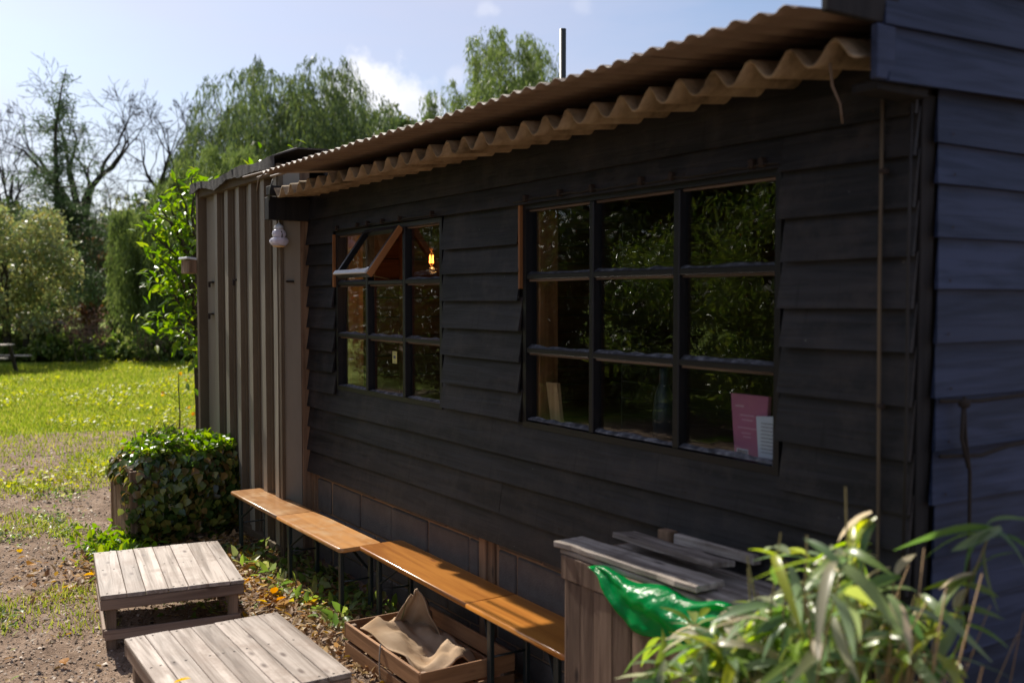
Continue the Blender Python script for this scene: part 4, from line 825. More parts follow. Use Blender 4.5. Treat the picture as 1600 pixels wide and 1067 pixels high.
# roof -----------------------------------------------------------------------
def corrugated(name, x0, x1, ylip, yback, zlip, pitch_, amp, thick, slope, mat, wav=.004, per=10, sharp=1.0):
    n = int((x1-x0)/pitch_*per); v = []; ys = [ylip, ylip-.06, ylip-.25, ylip-.7, yback]
    cx = (x0+x1)/2
    for j, yy in enumerate(ys):
        for i in range(n+1):
            x = x0+(x1-x0)*i/n; ph = 2*math.pi*x/pitch_; s = .5+.5*math.cos(ph); s = s**sharp
            e = (fbm([x*1.0], [3.3], 1.3, 5)[0]-.5)*wav*4; zz = zlip+(ylip-yy)*slope+s*amp+e; yo = (fbm([x], [1.0], 3, 8)[0]-.5)*.02+(random.uniform(-.0035, .0035) if i % 2 else 0) if j == 0 else 0
            v += [(x-OX, yy+yo-OY, zz), (x-OX, yy+yo-OY, zz+thick)]
    m_ = n+1; f = []
    for j in range(len(ys)-1):
        for i in range(n):
            a = (j*m_+i)*2; b = a+2; c = ((j+1)*m_+i)*2; d = c+2
            f += [(a, b, d, c), (a+1, c+1, d+1, b+1)]
    for i in range(n): a = i*2; f.append((a, a+1, a+3, a+2))
    for j in range(len(ys)-1):
        for i in (0, n): a = (j*m_+i)*2; c = ((j+1)*m_+i)*2; f.append((a, c, c+1, a+1))
    return link(name, mk(name, v, f, mat, True), shed)
xx = 6.97
while xx > 1.99:       # fibre cement sheets, each lapping the next
    x0 = max(xx-1.02, 1.965); corrugated('cement_sheet', x0, xx, -2.48+random.uniform(-.008, .008), -5.95, 2.665+random.uniform(-.003, .003), .170, .068, .009, .10, M['cement'], sharp=1.25); xx -= 1.02
xx = 6.53; k = 0
while xx > 2.02:
    x0 = max(xx-.768, 2.01); corrugated('tin_sheet', x0-.05, xx, -2.25+random.uniform(-.012, .012), -6.0, 2.775+(k % 2)*.003, .096, .018, .003, .085, M['tin'], wav=.006); xx -= .768; k += 1
sbox('roof_timber', 1.95, 6.9, -2.80, -2.74, 2.745, 2.80, M['blackz'])
# beam end carrying the lantern
sbox('eave_beam', 7.06, 7.15, -2.82, -2.475, 2.525, 2.69, M['blackz']); sbox('eave_beam', 7.0, 7.10, -2.82, -2.47, 2.70, 2.765, M['blackz'])
for k, (xa, xb, ya, z) in enumerate([(6.48, 7.02, -2.27, 2.800), (6.50, 6.98, -2.36, 2.808), (6.46, 6.96, -2.45, 2.815)]): sbox('roof_lath', xa, xb, ya-.022, ya, z, z+.012, M['tin'], rot=(0, random.uniform(-.02, .02), 0))
link('wire', rope_me('wire', [(6.45-OX, -2.26-OY, 2.80), (6.62-OX, -2.255-OY, 2.76), (6.68-OX, -2.26-OY, 2.68)], .005, M['rust'], 5), shed)
link('wire', rope_me('wire', [(6.95-OX, -2.47-OY, 2.80), (7.0-OX, -2.465-OY, 2.73), (7.03-OX, -2.47-OY, 2.66)], .005, M['metal_pole'], 5), shed)

# hanging glass lantern ------------------------------------------------------
t = empty('glass_lantern', (7.10, -2.565, 2.525)); tag(t, 'clear moulded glass lantern hanging from the eave beam end', 'lantern')
link('hook', rope_me('hook', [(0, 0, 0), (.004, 0, -.012), (0, 0, -.025)], .002, M['white_paint'], 5), t)
link('cap', lathe_me('cap', [(.001, -.018), (.006, -.022), (.012, -.03), (.030, -.040), (.036, -.058), (.034, -.068), (.001, -.068)], M['white_paint'], 20), t)
link('globe', lathe_me('globe', [(.032, -.070), (.046, -.082), (.052, -.10), (.048, -.118), (.040, -.126), (.058, -.132), (.070, -.148), (.070, -.162), (.058, -.178), (.046, -.186), (.040, -.184), (.055, -.172), (.062, -.158), (.052, -.140), (.036, -.128), (.044, -.112), (.046, -.10), (.040, -.085), (.028, -.075)], M['lantern'], 22), t)
link('base', lathe_me('base', [(.001, -.186), (.046, -.187), (.05, -.192), (.03, -.198), (.001, -.2)], M['amber'], 18), t)
link('handle', rope_me('handle', [(-.047, 0, -.085), (-.062, 0, -.09), (-.068, 0, -.11), (-.062, 0, -.13)], .004, M['nail'], 5), t)

# flue pole behind the shed
t = tag(link('pole', lathe_me('pole', [(.036, 0), (.036, 4.86), (.030, 4.86), (.030, 4.7)], M['metal_pole'], 14), None, (8.85, -6.40, 0)), 'plain grey green pole standing up behind the shed roof', 'pole')

# ------------------------------------------------------------------ steel container
KC = .921
ct = empty('storage_container', (8.1, -2.58, 0)); tag(ct, 'ribbed grey steel storage container with sagging felt roof beside the shed', 'container')
def cz_(z): return z if z < 1.2 else 1.95+(z-1.95)*KC
def cbox(name, x0, x1, y0, y1, z0, z1, mat, **k): return box(name, x0-8.1, x1-8.1, y0+2.58, y1+2.58, cz_(z0), cz_(z1), mat, ct, **k)
prof = [(9.145, 0)]
ribs = [8.72, 8.42, 8.11, 7.80, 7.50, 7.23]
for i, r_ in enumerate(ribs): prof += [(r_+.058, 0), (r_+.040, .045), (r_-.040, .045), (r_-.058, 0)]
prof += [(7.12, 0)]
v = []; f = []; fm = []
for (x, d) in prof:
    for z in (.06, .8, 1.6, 2.35, 2.90): v.append((x-8.1, d-.045+random.uniform(-.002, .002), z))
for i in range(len(prof)-1):
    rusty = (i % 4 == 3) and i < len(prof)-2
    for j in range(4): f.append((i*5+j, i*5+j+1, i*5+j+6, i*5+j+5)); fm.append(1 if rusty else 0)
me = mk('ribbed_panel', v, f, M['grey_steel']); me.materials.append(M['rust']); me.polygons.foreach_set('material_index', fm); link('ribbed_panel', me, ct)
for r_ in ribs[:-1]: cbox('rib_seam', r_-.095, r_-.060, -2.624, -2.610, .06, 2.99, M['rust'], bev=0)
cbox('corner_post', 9.145, 9.21, -2.64, -2.545, 0, 3.02, M['rust']); cbox('side_panel', 9.18, 9.205, -5.0, -2.65, 0, 3.0, M['grey_steel'], bev=0)
cbox('top_rail', 7.12, 9.19, -2.62, -2.555, 2.94, 3.03, M['rust'], jit=.002); cbox('bottom_rail', 7.12, 9.19, -2.64, -2.57, 0, .09, M['rust'])
cbox('end_panel', 7.12, 7.14, -2.735, -2.585, 0, 3.0, M['grey_steel'], bev=0, jit=.001); cbox('corner_post', 7.105, 7.15, -2.60, -2.575, 0, 3.0, M['rust'], jit=.002)
cbox('corner_post', 7.11, 7.16, -2.808, -2.737, 0, 3.0, M['rough_timber'], jit=.004); cbox('back_panel', 7.2, 9.19, -5.02, -5.0, 0, 3.0, M['grey_steel'], bev=0)
for (x, z) in ((8.97, 2.108), (8.27, 2.12), (8.985, 1.80)): cbox('hook', x-.045, x+.035, -2.622, -2.59, z-.008, z+.008, M['nail']); cbox('hook', x-.01, x+.004, -2.60, -2.58, z-.05, z, M['nail'])
cbox('hook', 7.10, 7.118, -2.68, -2.62, 2.08, 2.095, M['nail'])
nx, ny = 44, 14; v = []; f = []
for i in range(nx):
    x = 7.08+(9.30-7.08)*i/(nx-1)
    for j in range(ny):
        yy = -2.515 if j < 2 else -2.515-(j-1)*.20
        z = 2.975+.002*j
        z += .010*math.sin(x*5)+float(fbm([x], [yy], 2.4, 4)[0]-.5)*.045
        z += .11*math.exp(-((x-7.25)/.42)**2)*min(1, max(0, (-2.48-yy)/.25))
        if j == 0: z -= .065+.015*math.sin(x*9)+random.uniform(0, .012)
        v.append((x-8.1, yy+2.58+(random.uniform(-.004, .004)), z))
for i in range(nx-1):
    for j in range(ny-1): a = i*ny+j; f.append((a, a+1, a+ny+1, a+ny))
me = mk('felt_roof', v, f, M['felt']); fo = link('felt_roof', me, ct); md = fo.modifiers.new('s', 'SOLIDIFY'); md.thickness = .012
o = empty('bird_box', (9.34, -2.53, 2.18)); tag(o, 'small pale box with a bright lid fixed at the far container corner', 'box')
box('body', -.13, .13, -.055, .055, 0, .12, M['rough_timber'], o); box('lid', -.14, .15, -.065, .075, .122, .143, M['white_paint'], o, rot=(.12, 0, 0))

# ------------------------------------------------------------------ benches
def bench_board(x0, x1, w, mat, name, par, cx, round0, round1):
    """half of the seat, corners rounded at the outer end"""
    r = .035; pts = []
    def arc(cx_, cy_, a0, a1):
        for k in range(5): a = a0+(a1-a0)*k/4; pts.append((cx_+r*math.cos(a), cy_+r*math.sin(a)))
    if round1: arc(x1-r, -w/2+r, -math.pi/2, 0); arc(x1-r, w/2-r, 0, math.pi/2)
    else: pts += [(x1, -w/2), (x1, w/2)]
    if round0: arc(x0+r, w/2-r, math.pi/2, math.pi); arc(x0+r, -w/2+r, math.pi, 1.5*math.pi)
    else: pts += [(x0, w/2), (x0, -w/2)]
    bm = bmesh.new(); vs = [bm.verts.new((p[0], p[1], .423)) for p in pts]; fc = bm.faces.new(vs); r_ = bmesh.ops.extrude_face_region(bm, geom=[fc])
    for v in r_['geom']:
        if isinstance(v, bmesh.types.BMVert): v.co.z += .029
    bmesh.ops.recalc_face_normals(bm, faces=bm.faces)
    ed = [e for e in bm.edges if abs(e.verts[0].co.z-e.verts[1].co.z) < .001]
    bmesh.ops.bevel(bm, geom=ed, offset=.011, segments=3, affect='EDGES', profile=.6)
    me = bpy.data.meshes.new(name); bm.to_mesh(me); bm.free(); me.materials.append(mat); me.polygons.foreach_set('use_smooth', [abs(p.normal.z) < .98 for p in me.polygons])
    return link(name, me, par)
def bench(x0, x1, seam, yc, w, mat, label, legs, rz=0):
    cx = (x0+x1)/2; t = empty('beer_bench', (cx, yc, 0), rz); tag(t, label, 'bench', 'folding benches along the shed wall')
    bench_board(x0-cx, seam-cx-.0015, w, M[mat], 'seat', t, cx, True, False); bench_board(seam-cx+.0015, x1-cx, w, M[mat], 'seat', t, cx, False, True)
    for lx in legs:
        a = lx-cx
        for s in (-1, 1):
            beam('leg', (a, s*(w/2-.045), .0), (a, s*(w/2-.045), .41), .034, .026, M['green_steel'], t, .004)
            d = .20 if lx < cx-.2 or abs(lx-cx) < .3 and 0 else -.20
            beam('brace', (a+.0, s*(w/2-.045), .26), (a+d, s*.02, .415), .024, .006, M['green_steel'], t, .001)
        beam('crossbar', (a, -w/2+.05, .225), (a, w/2-.05, .225), .012, .012, M['green_steel'], t, 0, sides=8)
        box('bracket', a-.018, a+.018, -w/2+.03, w/2-.03, .408, .422, M['green_steel'], t)
    box('side_rail', -((x1-x0)/2)+.15, (x1-x0)/2-.15, -w/2+.085, -w/2+.10, .395, .408, M['green_steel'], t, bev=.001)
    return t
bench(5.515, 7.665, 6.61, -2.492, .285, 'bench', 'sun bleached folding bench nearer the container', [7.53, 6.475, 5.60])
bench(3.34, 5.535, 4.19, -2.60, .295, 'bench2', 'glossier orange folding bench partly behind the wooden box', [5.32, 4.02, 3.45], -.022)

# ------------------------------------------------------------------ low tables
def low_table(corners, h, label, planks, rng_seed, strip=False):
    """corners: far-left, far-right, near-right, near-left on the ground plan"""
    random.seed(rng_seed)
    FL, FR, NR, NL = [Vector((*c, 0)) for c in corners]; c = (FL+FR+NR+NL)/4; ux = ((FL-NL)+(FR-NR)).normalized(); ang = math.atan2(ux.y, ux.x)
    Lx = ((FL-NL).length+(FR-NR).length)/2; Ly = ((FL-FR).length+(NL-NR).length)/2
    t = empty('low_table', (c.x, c.y, 0), ang); tag(t, label, 'table', 'low pallet wood tables')
    y = -Ly/2; ws = planks; k_ = Ly/sum(ws)
    for i, w in enumerate(ws):
        w *= k_; g_ = random.uniform(.0015, .004); e0 = random.uniform(-.003, .003); e1 = random.uniform(-.003, .003); dz = random.uniform(-.0015, .0025)
        box('plank', -Lx/2+e0, Lx/2+e1, y+g_/2, y+w-g_/2, h-.022+dz, h+dz, M['table'], t, bev=.0025, jit=.001)
        for xx in (-Lx/2+.035, Lx/2-.035, .04):
            for yy in (y+w*.28, y+w*.72):
                if random.random() < .8: link('nail', NAIL, t, (xx+random.uniform(-.01, .01), yy, h+dz+.0006))
        y += w
    r_ = .06
    box('rail', -Lx/2+.005, -Lx/2+.027, -Ly/2+.002, Ly/2-.002, h-.024-r_, h-.0245, M['table_y'], t); box('rail', Lx/2-.027, Lx/2-.005, -Ly/2+.002, Ly/2-.002, h-.024-r_, h-.0245, M['table_y'], t)
    box('rail', -Lx/2+.028, Lx/2-.028, -Ly/2+.004, -Ly/2+.026, h-.024-r_, h-.0245, M['table_x'], t); box('rail', -Lx/2+.028, Lx/2-.028, Ly/2-.026, Ly/2-.004, h-.024-r_, h-.0245, M['table_x'], t)
    for sx in (-1, 1):
        for sy in (-1, 1): box('leg', sx*(Lx/2-.06)-.028, sx*(Lx/2-.06)+.028, sy*(Ly/2-.058)-.027, sy*(Ly/2-.058)+.027, -.02, h-.0245, M['table_z'], t)
    box('stretcher', -Lx/2+.012, -Lx/2+.031, -Ly/2+.02, Ly/2-.02, .06, .115, M['table_y'], t); box('stretcher', -Lx/2+.03, Lx/2-.03, Ly/2-.030, Ly/2-.012, .07, .12, M['table_x'], t); box('stretcher', -Lx/2+.05, Lx/2-.05, -Ly/2+.012, -Ly/2+.030, .07, .12, M['table_x'], t)
    return t
bm = bmesh.new(); bmesh.ops.create_circle(bm, cap_ends=True, segments=8, radius=.0062); NAIL = bpy.data.meshes.new('nail'); bm.to_mesh(NAIL); bm.free(); NAIL.materials.append(M['nail'])
low_table([(6.735, -1.20), (6.75, -1.96), (5.82, -1.815), (5.61, -1.045)], .315, 'farther low table of bleached pallet planks, beside the ivy planter', [.08, .12, .11, .11, .12, .10, .14], 3)
low_table([(4.92, -1.03), (5.045, -1.745), (4.05, -1.765), (3.93, -.98)], .315, 'nearer low table of bleached pallet planks, cut off by the bottom edge', [.11, .13, .10, .12, .11, .12, .10], 9)
random.seed(12)
o = link('fallen_leaf', lm, None, (4.22, -1.12, .345), (.3, .2, 1.0)); o.scale = (.9,)*3; tag(o, 'pale dry leaf lying on top of the nearer low table', 'leaf')

# ------------------------------------------------------------------ slatted crate with hessian
c = empty('wooden_crate', (4.52, -2.40, 0), -.01); tag(c, 'low brown slatted wooden crate on the ground under the orange bench', 'crate')
cx_, cy_ = .435, .255
for s in (-1, 1):
    for (z0, z1) in ((.012, .095), (.112, .20)):
        box('slat', -cx_, cx_, s*cy_-.007, s*cy_+.007, z0, z1, M['crate_x'], c, jit=.0015)
        box('slat', s*(cx_+.008)-.007, s*(cx_+.008)+.007, -cy_-.007, cy_+.007, z0, z1, M['crate_y'], c, jit=.0015)
    for q in (-1, 1): box('corner_post', s*(cx_-.024)-.016, s*(cx_-.024)+.016, q*(cy_-.028)-.018, q*(cy_-.028)+.018, .012, .188, M['table_z'], c)
for k in range(5): box('base_slat', -cx_+.02, cx_-.02, -cy_+.02+k*.1, -cy_+.105+k*.1, .015, .024, M['crate_x'], c)
link('cord', rope_me('cord', [(-.02, cy_+.010, .215), (-.02, cy_+.016, .16), (-.018, cy_+.016, .08), (-.02, cy_+.012, .0)], .004, M['bark_pale'], 5), c)
def cloth(name, nx, ny, fn, mat, th=.006):
    v = [fn(i/(nx-1), j/(ny-1)) for i in range(nx) for j in range(ny)]; f = [(i*ny+j, (i+1)*ny+j, (i+1)*ny+j+1, i*ny+j+1) for i in range(nx-1) for j in range(ny-1)]
    o = link(name, mk(name, v, f, mat, True)); md = o.modifiers.new('s', 'SOLIDIFY'); md.thickness = th; return o
def f1(u, v):
    x = .30-.62*u; y = .25-.40*v-.03*math.sin(u*5)
    z = .175+.035*math.sin(u*6.0+v*2.5)+.028*math.sin(v*7+u*3)+float(fbm([u*6], [v*6], 1, 31)[0]-.5)*.09+.016*math.sin(u*17+v*9)*math.sin(v*6+1)-.05*max(0, v-.75)/.25
    if v < .18: z = .212+.01*math.sin(u*9)-.02*max(0, .5-abs(u-.5)-.3); y = .262-.07*v/.18*0-.05*v
    if u > .85: z -= .05*(u-.85)/.15
    return (x, y, z)
o = cloth('hessian_cloth', 34, 24, f1, M['hessian']); o.location = (4.50, -2.42, .0); tag(o, 'crumpled hessian cloth spread over the crate', 'cloth')
def f2(u, v):
    a = -1.9+2.7*v; prof = math.sin(min(1, u*1.02)*math.pi*.5); r = .20*(1-u)**.8+.030+.02*math.sin(v*11)*(1-u)+.012*math.sin(v*17+u*8)
    return (.02*u+r*math.cos(a)*.75+float(fbm([u*4], [v*5], 1, 41)[0]-.5)*.03, r*math.sin(a)*.6-.02*u, .13+.25*u+.02*math.sin(v*6))
o = cloth('hessian_cloth', 16, 20, f2, M['hessian']); o.location = (4.66, -2.40, 0); tag(o, 'hessian cloth standing in a peak at the back of the crate', 'cloth')
link('stripe', rope_me('stripe', [tuple(Vector(f2(u, .80))+Vector((-.003, .006, 0))) for u in [.05*k for k in range(19)]], .0022, flat('green_thread', (.10, .16, .03)), 4), o)

# ------------------------------------------------------------------ ivy planter
pt = empty('ivy_planter', (8.57, -2.15, 0)); tag(pt, 'wooden planter box overgrown with a dense mound of ivy', 'planter')
for k in range(4): box('side_plank', -.38+k*.19, -.195+k*.19, .405, .425, -.02, .60+random.uniform(-.02, .03), M['rough_timber'], pt, jit=.004)
for k in range(4): box('front_plank', -.405, -.385, .41-(k+1)*.205, .405-k*.205, -.02, .50, M['rough_timber'], pt, jit=.004)
for (sx, sy) in ((-.38, .40), (.36, .40)): box('corner_post', sx-.024, sx+.024, sy-.02, sy+.03, -.02, .585, M['rough_timber'], pt, jit=.003)
box('soil', -.38, .36, -.40, .40, .0, .42, M['chips'], pt, bev=0)
def ivy_pts(n, rng):
    # mound surface: side facing the camera and rounded top
    out = []
    while len(out) < n:
        v = rng.normal(0, 1, 3); v /= np.linalg.norm(v)
        if v[2] < 0: h_ = math.hypot(v[0], v[1])+1e-6; v = np.array([v[0]/h_, v[1]/h_, v[2]])
        q = np.sign(v)*np.abs(v)**.76; r = rng.uniform(.80, 1.10)+.22*(fbm([v[0]*2.2+9], [v[1]*2.2+v[2]*1.7], 1, 71)[0]-.45)
        if v[2] < 0: q[2] = v[2]
        p = np.array([q[0]*.54, q[1]*.49-.02, .38+q[2]*.35])*1.0
        p = np.array([0, -.03, .44])+(p-np.array([0, -.03, .44]))*r
        p[2] += .09*(fbm([p[0]*2+5], [p[1]*2], 2, 61)[0]-.5)*2 + .10*max(0, -p[1])
        if p[2] < .03: continue
        if p[0] > -.36 and p[1] > .36 and p[2] < .50: continue
        out.append((p, v))
    return out
IVY = mk('ivy_leaf', [(0, 0, 0), (.012, .026, .006), (.032, .022, .008), (.03, .034, .0), (.062, 0, -.006), (.03, -.034, .0), (.032, -.022, .008), (.012, -.026, .006), (.03, 0, 0)], [(0, 8, 1), (1, 8, 2), (2, 8, 4), (0, 7, 8), (7, 6, 8), (6, 4, 8)], M['ivy'])
rv = np.random.default_rng(5)
# nearest leaves one by one, the rest as one mass
def orient(v, rng):
    nrm = Vector(v) + Vector(rng.normal(0, .45, 3)); nrm.normalize(); dn = Vector((rng.normal(0, .4), rng.normal(0, .4), -1)); x = (dn-nrm*dn.dot(nrm)).normalized(); y = nrm.cross(x)
    return Matrix((x, y, nrm)).transposed()
pts = ivy_pts(5200, rv); pts.sort(key=lambda t_: t_[0][0])
sel = [p for p in pts if (p[0][0] < -.2 or p[0][2] > .66) and rv.random() < .22][:290]; ids = set(id(p) for p in sel)
for p, v in sel:
    o = link('leaf', IVY, pt, p, orient(v, rv).to_euler()); o.scale = (rv.uniform(.9, 1.7),)*3
rest = [p for p in pts if id(p) not in ids]
tv = np.array([v.co[:] for v in IVY.vertices]); tf = np.array([p.vertices[:] for p in IVY.polygons])
R = np.array([np.array(orient(v, rv)) for p, v in rest]); P = np.array([p for p, v in rest])
tag(link('ivy_leaves', scatter(P, R, rv.uniform(.8, 1.5, len(P)), (tv, tf), 'ivy_leaves', M['ivy']), pt), kind='stuff')
# inner mass so nothing shows through
P2 = np.array([p*np.array([.85, .85, .9])+np.array([0, 0, .02]) for p, v in pts[::2]]); tag(link('ivy_leaves', scatter(P2, rotmats(len(P2), rv), 1.5*np.ones(len(P2)), (tv, tf), 'ivy_leaves', M['ivy']), pt), kind='stuff')
P3 = np.array([p+np.array([0, 0, .05]) for p, v in pts if p[2] > .66]); tag(link('new_leaves', scatter(P3, rotmats(len(P3), rv, .7), rv.uniform(.6, 1.2, len(P3)), (tv, tf), 'new_leaves', M['fresh']), pt), kind='stuff')
tw = []
for k in range(14):
    a = rv.uniform(-.6, .5); tw.append((a*.6, .3*rv.uniform(-1, 1), .7, a*.6+rv.normal(0, .1), .3*rv.uniform(-1, 1), .90, .003, .002))
tag(link('stems', segs_me('stems', tw, M['twig'], 4), pt), kind='stuff')

# ------------------------------------------------------------------ sapling on the meadow
sp = empty('sapling', (14.6, -3.76, 0)); tag(sp, 'thin leafless sapling with a few yellow leaves by the container edge', 'sapling')
link('stem', rope_me('stem', [(0, 0, -.02), (.0, -.01, .3), (.02, .0, .6), (0, 0, .86)], [.012, .01, .008, .005], M['bark'], 5), sp)
link('twig', rope_me('twig', [(.01, 0, .45), (0, .12, .56), (0, .24, .62)], .004, M['bark'], 4), sp); link('twig', rope_me('twig', [(.01, 0, .3), (0, -.15, .4), (0, -.32, .44)], .004, M['bark'], 4), sp)
for (yy, z) in [(.06, .84), (.12, .82), (-.04, .84), (-.08, .78), (.26, .60), (.2, .58), (-.15, .36), (-.25, .42), (-.33, .45), (-.22, .30), (0, .87)]:
    link('leaf', lm, sp, (0, yy, z), (random.uniform(-1, 1), random.uniform(-1, 1), random.uniform(0, 6))).scale = (.75,)*3

# ------------------------------------------------------------------ small tree beside the container
st_ = empty('young_tree', (11.6, -3.25, 0)); tag(st_, 'young tree with bright backlit leaves growing behind the container', 'tree')
rs_ = np.random.default_rng(90); segs = [(0, 0, 0, .02, .03, 1.2, .07, .055), (.02, .03, 1.2, .0, .05, 2.4, .055, .04)]; tips = []
P = []; Dv = []
def bough(z, ty, tz, tx=0.0, n=5):
    p = np.array([0, .04, z]); e = np.array([tx, ty*.66, tz]); prev = p
    for i in range(1, n+1):
        u = i/n; q = p+(e-p)*u+np.array([0, 0, .14*math.sin(u*3.1)])+rs_.normal(0, .02, 3); segs.append((*prev, *q, .022*(1-u)+.006, .02*(1-u)+.004))
        for k in range(9 if u > .35 else 2):
            w = rs_.random(); b_ = prev+(q-prev)*w; P.append(b_+rs_.normal(0, .07, 3)); Dv.append((e-p)/np.linalg.norm(e-p)*.5+rs_.normal(0, .45, 3)+np.array([0, 0, -.35]))
        prev = q
for (z, ty, tz, tx) in [(1.3, .70, 1.62, -.1), (1.4, .80, 1.75, .3), (1.2, .5, 1.5, -.3), (1.6, .85, 2.10, .0), (1.7, .7, 2.3, .4), (1.8, .9, 2.42, -.2), (1.9, .65, 2.5, .2), (2.0, .95, 2.72, .1), (2.1, .6, 2.8, -.3), (2.2, .8, 3.0, .1), (2.3, .5, 3.05, .3), (2.3, .4, 3.25, 0), (2.4, .2, 3.35, -.2), (2.4, 0, 3.4, .1), (2.4, -.4, 3.4, 0), (2.4, -.9, 3.55, -.4), (1.5, .3, 2.0, -.5), (1.9, .25, 2.6, -.6), (1.0, .25, 1.3, -.6), (2.4, -1.4, 3.72, -.7), (2.3, .9, 2.9, -.2), (1.7, .45, 2.2, .1)]: bough(z, ty, tz, tx)
link('trunk', segs_me('trunk', segs, M['bark'], 6), st_)
def leaf_frame(d, rng):
    x = Vector(d).normalized(); n_ = Vector(rng.normal(0, .5, 3))+Vector((0, 0, 1)); y = n_.cross(x).normalized(); return Matrix((x, y, x.cross(y))).transposed()
TL = mk('tree_leaf', [(0, 0, 0), (.035, .022, .008), (.09, .024, .004), (.145, 0, -.02), (.09, -.024, .004), (.035, -.022, .008), (.07, 0, -.004)], [(0, 6, 1), (1, 6, 2), (2, 6, 3), (0, 5, 6), (5, 4, 6), (4, 3, 6)], M['fresh'])
order = rs_.permutation(len(P))
for i in order[:295]: o = link('leaf', TL, st_, P[i], leaf_frame(Dv[i], rs_).to_euler()); o.scale = (rs_.uniform(.7, 1.15),)*3
tv = np.array([v.co[:] for v in TL.vertices]); tf = np.array([p.vertices[:] for p in TL.polygons])
rr_ = order[295:]; R = np.array([np.array(leaf_frame(Dv[i], rs_)) for i in rr_]); tag(link('leaves', scatter(np.array(P)[rr_], R, rs_.uniform(.7, 1.15, len(rr_)), (tv, tf), 'leaves', M['fresh']), st_), kind='stuff')

# ------------------------------------------------------------------ tall wooden box with planks on top
wb = empty('wooden_box', (2.85, -2.60, 0)); tag(wb, 'tall weathered timber box in front of the shed with loose planks on top', 'wooden box')
x = .41; k = 0
while x > -.72:
    w = random.uniform(.085, .12); box('upright', x-w+.004, x, .195, .215, 0.0, .80+random.uniform(-.004, .006), M['old_z'], wb, jit=.003); x -= w
for k in range(3): box('end_board', .412, .43, -.20+k*.14, -.065+k*.14, 0, .80, M['old_z'], wb, jit=.003)
box('header', -.75, .445, .193, .222, .805, .90, M['old_z'], wb, jit=.003); box('header', .432, .452, -.24, .19, .805, .90, M['old_z'], wb)
box('shelf', -.75, .44, -.24, .19, .86, .90, M['old_x'], wb); box('back_board', -.75, .44, -.26, -.242, 0, .9, M['old_z'], wb)
box('header', -.75, .46, .10, .215, .903, .925, M['old_x'], wb, jit=.003)
def plank(x0, x1, y0, y1, z, th, label, rot):
    cx, cy = (x0+x1)/2, (y0+y1)/2; n = 9; v = []; f = []
    for i in range(n):
        u = i/(n-1); xx = (x1-x0)*(u-.5); ya = (y0-cy)+random.uniform(-.007, .007); yb = (y1-cy)+random.uniform(-.007, .007); zz = random.uniform(-.002, .002)
        v += [(xx, ya, zz), (xx, yb, zz), (xx, yb, zz+th), (xx, ya, zz+th)]
    for i in range(n-1):
        a = i*4; e = a+4
        for q in range(4): f.append((a+q, e+q, e+(q+1) % 4, a+(q+1) % 4))
    f += [(0, 1, 2, 3), (n*4-1, n*4-2, n*4-3, n*4-4)]
    o = link('plank', mk('plank', v, f, M['old_x']), None, (cx, cy, z), rot); md = o.modifiers.new('b', 'BEVEL'); md.width = .003; return tag(o, label, 'plank', 'loose planks on the wooden box')
plank(2.50, 3.33, -2.520, -2.375, .93, .024, 'front grey plank with a split end on the tall wooden box', (0, .01, .01))
plank(2.62, 3.22, -2.70, -2.575, .955, .022, 'raised second plank lying behind the front one on the wooden box', (.10, .015, -.02))
tag(box('timber_stub', 3.02, 3.10, -2.80, -2.73, .905, 1.0, M['rough_timber'], jit=.003), 'short square timber stub standing at the back of the box', 'timber')
tag(box('timber_rail', 2.58, 3.02, -2.79, -2.745, .955, .995, M['old_x'], rot=(0, .01, 0), jit=.003), 'grey timber rail behind the planks against the shed wall', 'timber')
# green plastic bag trapped under the front plank
def fb_(u, v):
    x = 3.05-.74*u; top = .925+.012*math.sin(u*15)+ (.03*max(0, u-.6)/.4)
    dep = .145*math.sin(math.pi*min(1, max(0, u*1.02)))**.8*(1 if u < .5 else 1)+.035*(u > .0)*min(1, u*6)
    z = top-.03*(1-v)*0 - v*dep
    y = -2.362+.03*math.sin(v*3.0)*math.sin(u*3.1)+.006*math.sin(u*22+v*5)*v+.012*math.sin(u*9-v*9)+.0025*math.sin(u*47+v*14+3*math.sin(v*5))+float(fbm([u*7], [v*5], 1, 51)[0]-.5)*.022
    if v < .12: y -= .03*(1-v/.12)
    return (x-2.7, y+2.36, z-.9)
o = cloth('plastic_bag', 46, 18, fb_, M['bag'], .0008); o.location = (2.7, -2.345, .885); tag(o, 'shiny green plastic bag tucked under the front plank', 'plastic bag')

# ------------------------------------------------------------------ bamboo in the foreground
random.seed(44); rb = np.random.default_rng(44)
bb = empty('bamboo_plant', (1.76, -2.06, 0)); tag(bb, 'leafy bamboo clump with dry stems in the foreground right', 'plant')
def bleaf(L_=.20, w=.019, droop=.35, curl=.1):
    n = 6; v = []; f = []
    for i in range(n+1):
        u = i/n; ww = w*(math.sin(math.pi*min(1, u*.9+.10))**.8)*(1 if u < 1 else 0)+.0006; x = L_*u; z = -droop*L_*u*u
        v += [(x, -ww, z+ww*.35), (x, 0, z), (x, ww, z+ww*.35)]
    for i in range(n): a = i*3; f += [(a, a+3, a+4, a+1), (a+1, a+4, a+5, a+2)]
    return mk('leaf', v, f, M['bamboo'], True)
BL = [bleaf(.130, .0135, .5), bleaf(.105, .0125, .8), bleaf(.14, .014, .9), bleaf(.095, .0135, .3), bleaf(.155, .0115, 1.2)]
canes = []; nodes = []
